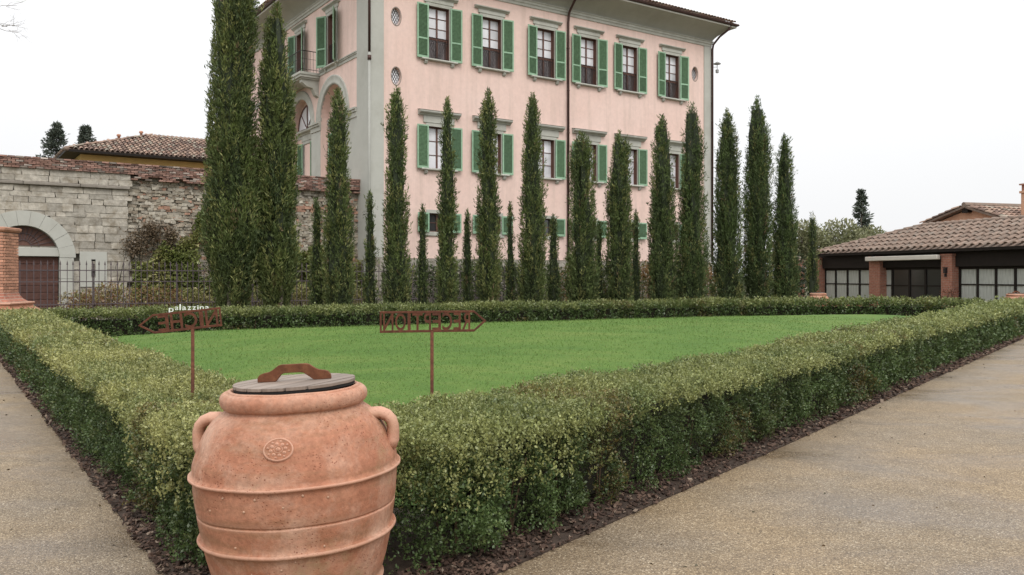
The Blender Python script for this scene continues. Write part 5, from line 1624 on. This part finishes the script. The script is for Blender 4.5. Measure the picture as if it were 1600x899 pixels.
# ------------------------------------------------------------------ yellow house behind the wall
def yellow_house():
    h = thing('yellow_house', 'low yellow house with a brown tiled hip roof behind the old wall', 'house', tuple(axis_pt(0, 15.0)), A0)
    x0, x1, y0, y1, ez = -9.2, 2.0, 0.0, 8.6, 7.98
    part('wall', MB().box(x0, x1, y0, y1, 0, ez - .02).mesh('wall', M['yellow_wall']), h)
    o = .75; rz = ez + 1.75
    A, B, C, D = (x0 - o, y0 - o, ez - .12), (x1 + o, y0 - o, ez - .12), (x1 + o, y1 + o, ez - .12), (x0 - o, y1 + o, ez - .12)
    ra, rb = (x0 + 4.0, (y0 + y1) / 2, rz), (x1 - 2.5, (y0 + y1) / 2, rz)
    mb = MB(); T = [(p[0], p[1], p[2] + .12) for p in (A, B, C, D)]
    mb.quad(T[0], T[1], rb, ra); mb.quad(T[1], T[2], rb); mb.quad(T[2], T[3], ra, rb); mb.quad(T[3], T[0], ra)
    roof = part('roof', mb.mesh('roof', M['tile'], recalc=False), h)
    part('eaves', MB().loops([[A, B, C, D], T]).quad(A, B, C, D).mesh('eaves', M['wood_dark']), h)
    run = (y1 - y0) / 2 + o; rise = rz - ez
    W = x1 - x0 + 2 * o
    ok = lambda x, s: x > s * (4.0 + o) / run and x < W - s * (2.5 + o) / run
    Q = half_tiles(T[0], (1, 0, 0), (0, 1, rise / run), int(W / .24), int(run / .42) + 1, .24, .42, .11, ok)
    run2 = 4.0 + o
    ok2 = lambda y, s: y > s * run / run2 and y < (y1 - y0 + 2 * o) - s * run / run2
    Q2 = half_tiles(T[0], (0, 1, 0), (1, 0, rise / run2), int((y1 - y0 + 2 * o) / .24), int(run2 / .42) + 1, .24, .42, .11, ok2)
    part('roof_tile', quads_np('roof_tile', np.concatenate([Q[0], Q2[0]]), M['tile_far'], np.concatenate([Q[1], Q2[1]])), roof, kind='stuff')
    part('ridge', MB().tube([T[0], ra, rb, T[1]], .13, 7).mesh('ridge', M['tile'], True), roof)
    for (t_, s) in ((.32, .0), (.62, .0)):
        p = Vector(T[0]).lerp(Vector(ra), t_ + .3)
        part('vent_pot', MB().lathe([(.07, 0), (.07, .22), (.12, .24), (.10, .34), (.03, .36)], 10).mesh('vent_pot', M['brick_piece'], True), roof, tuple(p))
yellow_house()

# ------------------------------------------------------------------ low tiled building with brick piers on the right
def restaurant():
    ang = math.atan2(-0.96003, 0.27990)
    b = thing('tiled_building', 'low building with a clay tiled roof, brick piers and curtained windows on the right', 'building', (15.02, 41.45, 0), ang)
    XE = 15.5
    # walls: body behind the glazing
    part('wall', MB().box(-.45, XE, .62, 5.0, 0, 2.75).mesh('wall', M['wood_dark']), b)
    part('lintel_beam', MB().box(-.5, XE, .30, .61, 1.98, 2.62).mesh('lintel_beam', M['wood_dark'], bevel=.01), b)
    for q0, q1 in ((-.05, 3.5), (8.32, 12.9)): part('low_wall', MB().box(q0, q1, .34, .61, 0, .30).mesh('low_wall', M['brick_pier']), b)
    for x0, x1 in ((-.52, -.07), (3.51, 4.20), (7.74, 8.30), (12.95, 13.55)):
        p = part('brick_pier', MB().box(x0, x1, .12, .6, 0, 2.42).box(x0 - .03, x1 + .03, .09, .6, 2.42, 2.5).mesh('brick_pier', M['brick_pier'], bevel=.008), b)
        if 7 < x0 < 8:
            part('lantern', MB().box(x0 + .22, x0 + .34, .02, .118, 1.72, 1.92).box(x0 + .25, x0 + .31, .04, .118, 1.58, 1.70).box(x0 + .2, x0 + .36, .0, .118, 1.93, 1.96).mesh('lantern', M['iron']), p)
    CM = MB().box(-.5, .5, 0, .012, -.5, .5).mesh('pane', M['curtain']); DM = MB().box(-.5, .5, 0, .012, -.5, .5).mesh('pane', M['pane_dark'])
    def glazing(xs, zs, dark=()):
        mb = MB(); f = .05
        for x in xs: mb.box(x - f, x + f, .45, .52, zs[0] - f, zs[-1] + f)
        for x0, x1 in zip(xs, xs[1:]):
            for k, z in enumerate(zs): mb.box(x0 + f, x1 - f, .456, .514, z - (.025 if 0 < k < len(zs) - 1 else f), z + (.025 if 0 < k < len(zs) - 1 else f))
        w = part('window', mb.mesh('window', M['wood_dark']), b)
        for i, (x0, x1) in enumerate(zip(xs, xs[1:])):
            for k, (z0, z1) in enumerate(zip(zs, zs[1:])):
                part('pane', DM if i in dark else CM, w, ((x0 + x1) / 2, .49, (z0 + z1) / 2), scale=(x1 - x0 - 2 * f + .01, 1, z1 - z0 - .04))
        return w
    glazing([-.05, .74, 1.6, 2.45, 3.3], [.36, 1.24, 1.93])
    glazing([4.12, 4.58, 5.61, 6.53, 7.5, 7.7], [.06, 1.2, 1.93], (1, 2, 3))
    glazing([8.36, 9.22, 10.08, 10.94, 11.8, 12.66], [.36, 1.28, 1.93])
    a = part('awning_box', MB().box(3.55, 7.8, -.14, .04, 2.28, 2.47).mesh('awning_box', M['cream'], bevel=.02), b)
    for x in (3.9, 7.45): part('arm', MB().box(x - .03, x + .03, -.05, .29, 2.474, 2.52).mesh('arm', M['iron']), a)
    # roof: hipped at the far left end
    EZ, RY, RZ, HX = 2.70, 2.6, 3.80, 4.07
    mb = MB()
    e0, e1, r0, r1 = (0, -.02, EZ), (XE, -.02, EZ), (HX, RY, RZ), (XE, RY, RZ)
    mb.quad(e0, e1, r1, r0); bk0, bk1 = (0.9, 6.0, EZ), (XE, 6.0, EZ)
    mb.quad(r0, r1, bk1, bk0); mb.quad(e0, r0, bk0)
    roof = part('roof', mb.mesh('roof', M['tile'], recalc=False), b)
    part('eaves_board', MB().box(.02, XE, 0, .12, EZ - .12, EZ - .006).box(.1, XE, .12, .7, EZ - .03, EZ - .008).mesh('eaves_board', M['wood_dark']), b)
    mb = MB()
    for k in range(36): mb.box(.25 + k * .42, .33 + k * .42, .02, .6, EZ - .125, EZ - .031)
    part('rafter_end', mb.mesh('rafter_end', M['wood_dark']), b, kind='stuff')
    # clay tiles one by one
    th = math.atan2(RZ - EZ, RY + .02); sl = math.hypot(RZ - EZ, RY + .02); es = Vector((0, math.cos(th), math.sin(th))); en = Vector((0, -math.sin(th), math.cos(th)))
    def tile_mesh(Lt, r0, r1):
        mb = MB(); n = 6
        rows = [(0, r0), (Lt, r1)]
        for y, r in rows:
            for k in range(n + 1):
                a = math.pi * k / n; mb.v.append((-r * math.cos(a), y, r * .85 * math.sin(a) + (.035 if y == 0 else 0)))
        for k in range(n): mb.f.append((k, k + 1, n + 2 + k, n + 1 + k))
        base = len(mb.v)
        for k in range(n + 1):
            a = math.pi * k / n; q = r0 - .022; mb.v.append((-q * math.cos(a), 0, q * .85 * math.sin(a) + .035))
        for k in range(n): mb.f.append((k + 1, k, base + k, base + k + 1))
        return mb.mesh('roof_tile', M['tile'], False, recalc=False)
    tm = [tile_mesh(.56, .118, .095) for _ in range(1)][0]
    rows = 6; pitch = sl / rows; cols = 38; dx = .375
    for i in range(cols):
        x = .18 + i * dx
        for j in range(rows):
            s = j * pitch
            if x < HX and s / sl * HX > x - .05: continue
            p = Vector((x + random.uniform(-.012, .012), -.07, EZ + .035)) + es * s + en * .01
            part('roof_tile', tm, roof, tuple(p), (th + random.uniform(-.02, .02), 0, random.uniform(-.03, .03)))
    tr = tile_mesh(.5, .15, .125)
    def ridge(p, q, n):
        p, q = Vector(p), Vector(q); d = q - p; el = math.atan2(d.z, math.hypot(d.x, d.y)); az = math.atan2(d.y, d.x) - math.pi / 2
        for k in range(n):
            c = p + d * (k / n) + Vector((0, 0, .07))
            part('ridge_tile', tr, roof, tuple(c), (el + random.uniform(-.02, .02), 0, az + random.uniform(-.03, .03)))
    ridge(e0, r0, 12); ridge(r0, r1, 27)
    # upper gabled block
    g0, g1, gp = (2.45, 3.98), (7.3, 3.92), (5.05, 4.66)
    part('gable_wall', MB().prism([(g0[0] + .15, 2.75), (g1[0] - .15, 2.75), (g1[0] - .15, g1[1] - .0), (gp[0], gp[1] - .06), (g0[0] + .15, g0[1] - .0)], 4.2, 4.5, 'y').mesh('gable_wall', M['orange_wall']), b)
    part('roof_beam', MB().box(gp[0] - .16, gp[0] + .16, 3.95, 4.3, gp[1] - .22, gp[1] - .06).mesh('roof_beam', M['wood_dark']), b)
    mb = MB(); t = .1
    for (q0, q1) in ((g0, gp), (gp, g1)):
        sgn = 1
        mb.prism([(q0[0], q0[1]), (q1[0], q1[1]), (q1[0], q1[1] + t), (q0[0], q0[1] + t)], 3.9, 11.0, 'y')
    ur = part('upper_roof', mb.mesh('upper_roof', M['tile']), b)
    Qs = []
    for (q0, q1) in ((g0, gp), (g1, gp)):
        dxx, dz = q1[0] - q0[0], q1[1] - q0[1]; L = math.hypot(dxx, dz)
        Qs.append(half_tiles((q0[0], 3.98, q0[1] + t), (0, 1, 0), (dxx / L, 0, dz / L), int(7.0 / .27), int(L / .4), .27, .4, .12))
    part('upper_roof_tile', quads_np('upper_roof_tile', np.concatenate([q[0] for q in Qs]), M['tile_far'], np.concatenate([q[1] for q in Qs])), ur, kind='stuff')
    part('upper_ridge', MB().tube([(gp[0], 3.88, gp[1] + .13), (gp[0], 11, gp[1] + .13)], .13, 7).mesh('upper_ridge', M['tile']), ur)
    c = part('chimney', MB().box(7.0, 7.75, 5.0, 5.6, 3.2, 5.15).box(6.95, 7.8, 4.95, 5.65, 5.15, 5.25).mesh('chimney', M['orange_wall'], bevel=.01), b)
    part('chimney_cap', MB().box(7.02, 7.2, 5.02, 5.58, 5.252, 5.5).box(7.55, 7.73, 5.02, 5.58, 5.252, 5.5).box(6.95, 7.8, 4.95, 5.65, 5.5, 5.56).mesh('chimney_cap', M['brick_pier']), c)
restaurant()
def capped_wall():
    t = thing('tile_capped_wall', 'short tile-topped wall glimpsed left of the tiled building behind the young cypress', 'wall', (14.7, 43.6, 0), R(10))
    part('wall', MB().box(-.5, .45, 0, .35, 0, 2.35).mesh('wall', M['brick_pier']), t)
    Q = half_tiles((-.5, -.12, 2.36), (1, 0, 0), (0, 1, .3), 5, 2, .22, .35, .1)
    part('roof_tile', quads_np('roof_tile', Q[0], M['tile_far'], Q[1]), t, kind='stuff')
capped_wall()
def place_px(x, y): return (x, y, 0)
bushy('topiary_bush', 'rounded clipped bush peeking over the far hedge before the dark entrance', 'bush', (15.9, 32.2, 0), [(0, 0, .45, .42, .42, .45)], 1500, .05, GRS, 801, None, 4)
bushy('potted_plant', 'reddish bare-leaved plant beside the brick pier of the tiled building', 'plant', (17.05, 33.1, 0), [(0, 0, .8, .3, .25, .3), (.2, 0, .95, .3, .2, .2)], 160, .08, [(.14, .05, .04), (.18, .08, .05)], 802, None, 9, thick=.012)
bushy('dark_shrub', 'dark evergreen shrub mass between the last cypress and the young one', 'shrub', (12.0, 36.5, 0), [(-.6, 0, 1.2, .9, .6, 1.2), (.5, .2, 1.0, .8, .6, 1.0), (.1, 0, 1.9, .7, .5, .8)], 2600, .16, [(.03, .042, .02), (.045, .06, .028), (.06, .075, .035)], 803, None, 6)
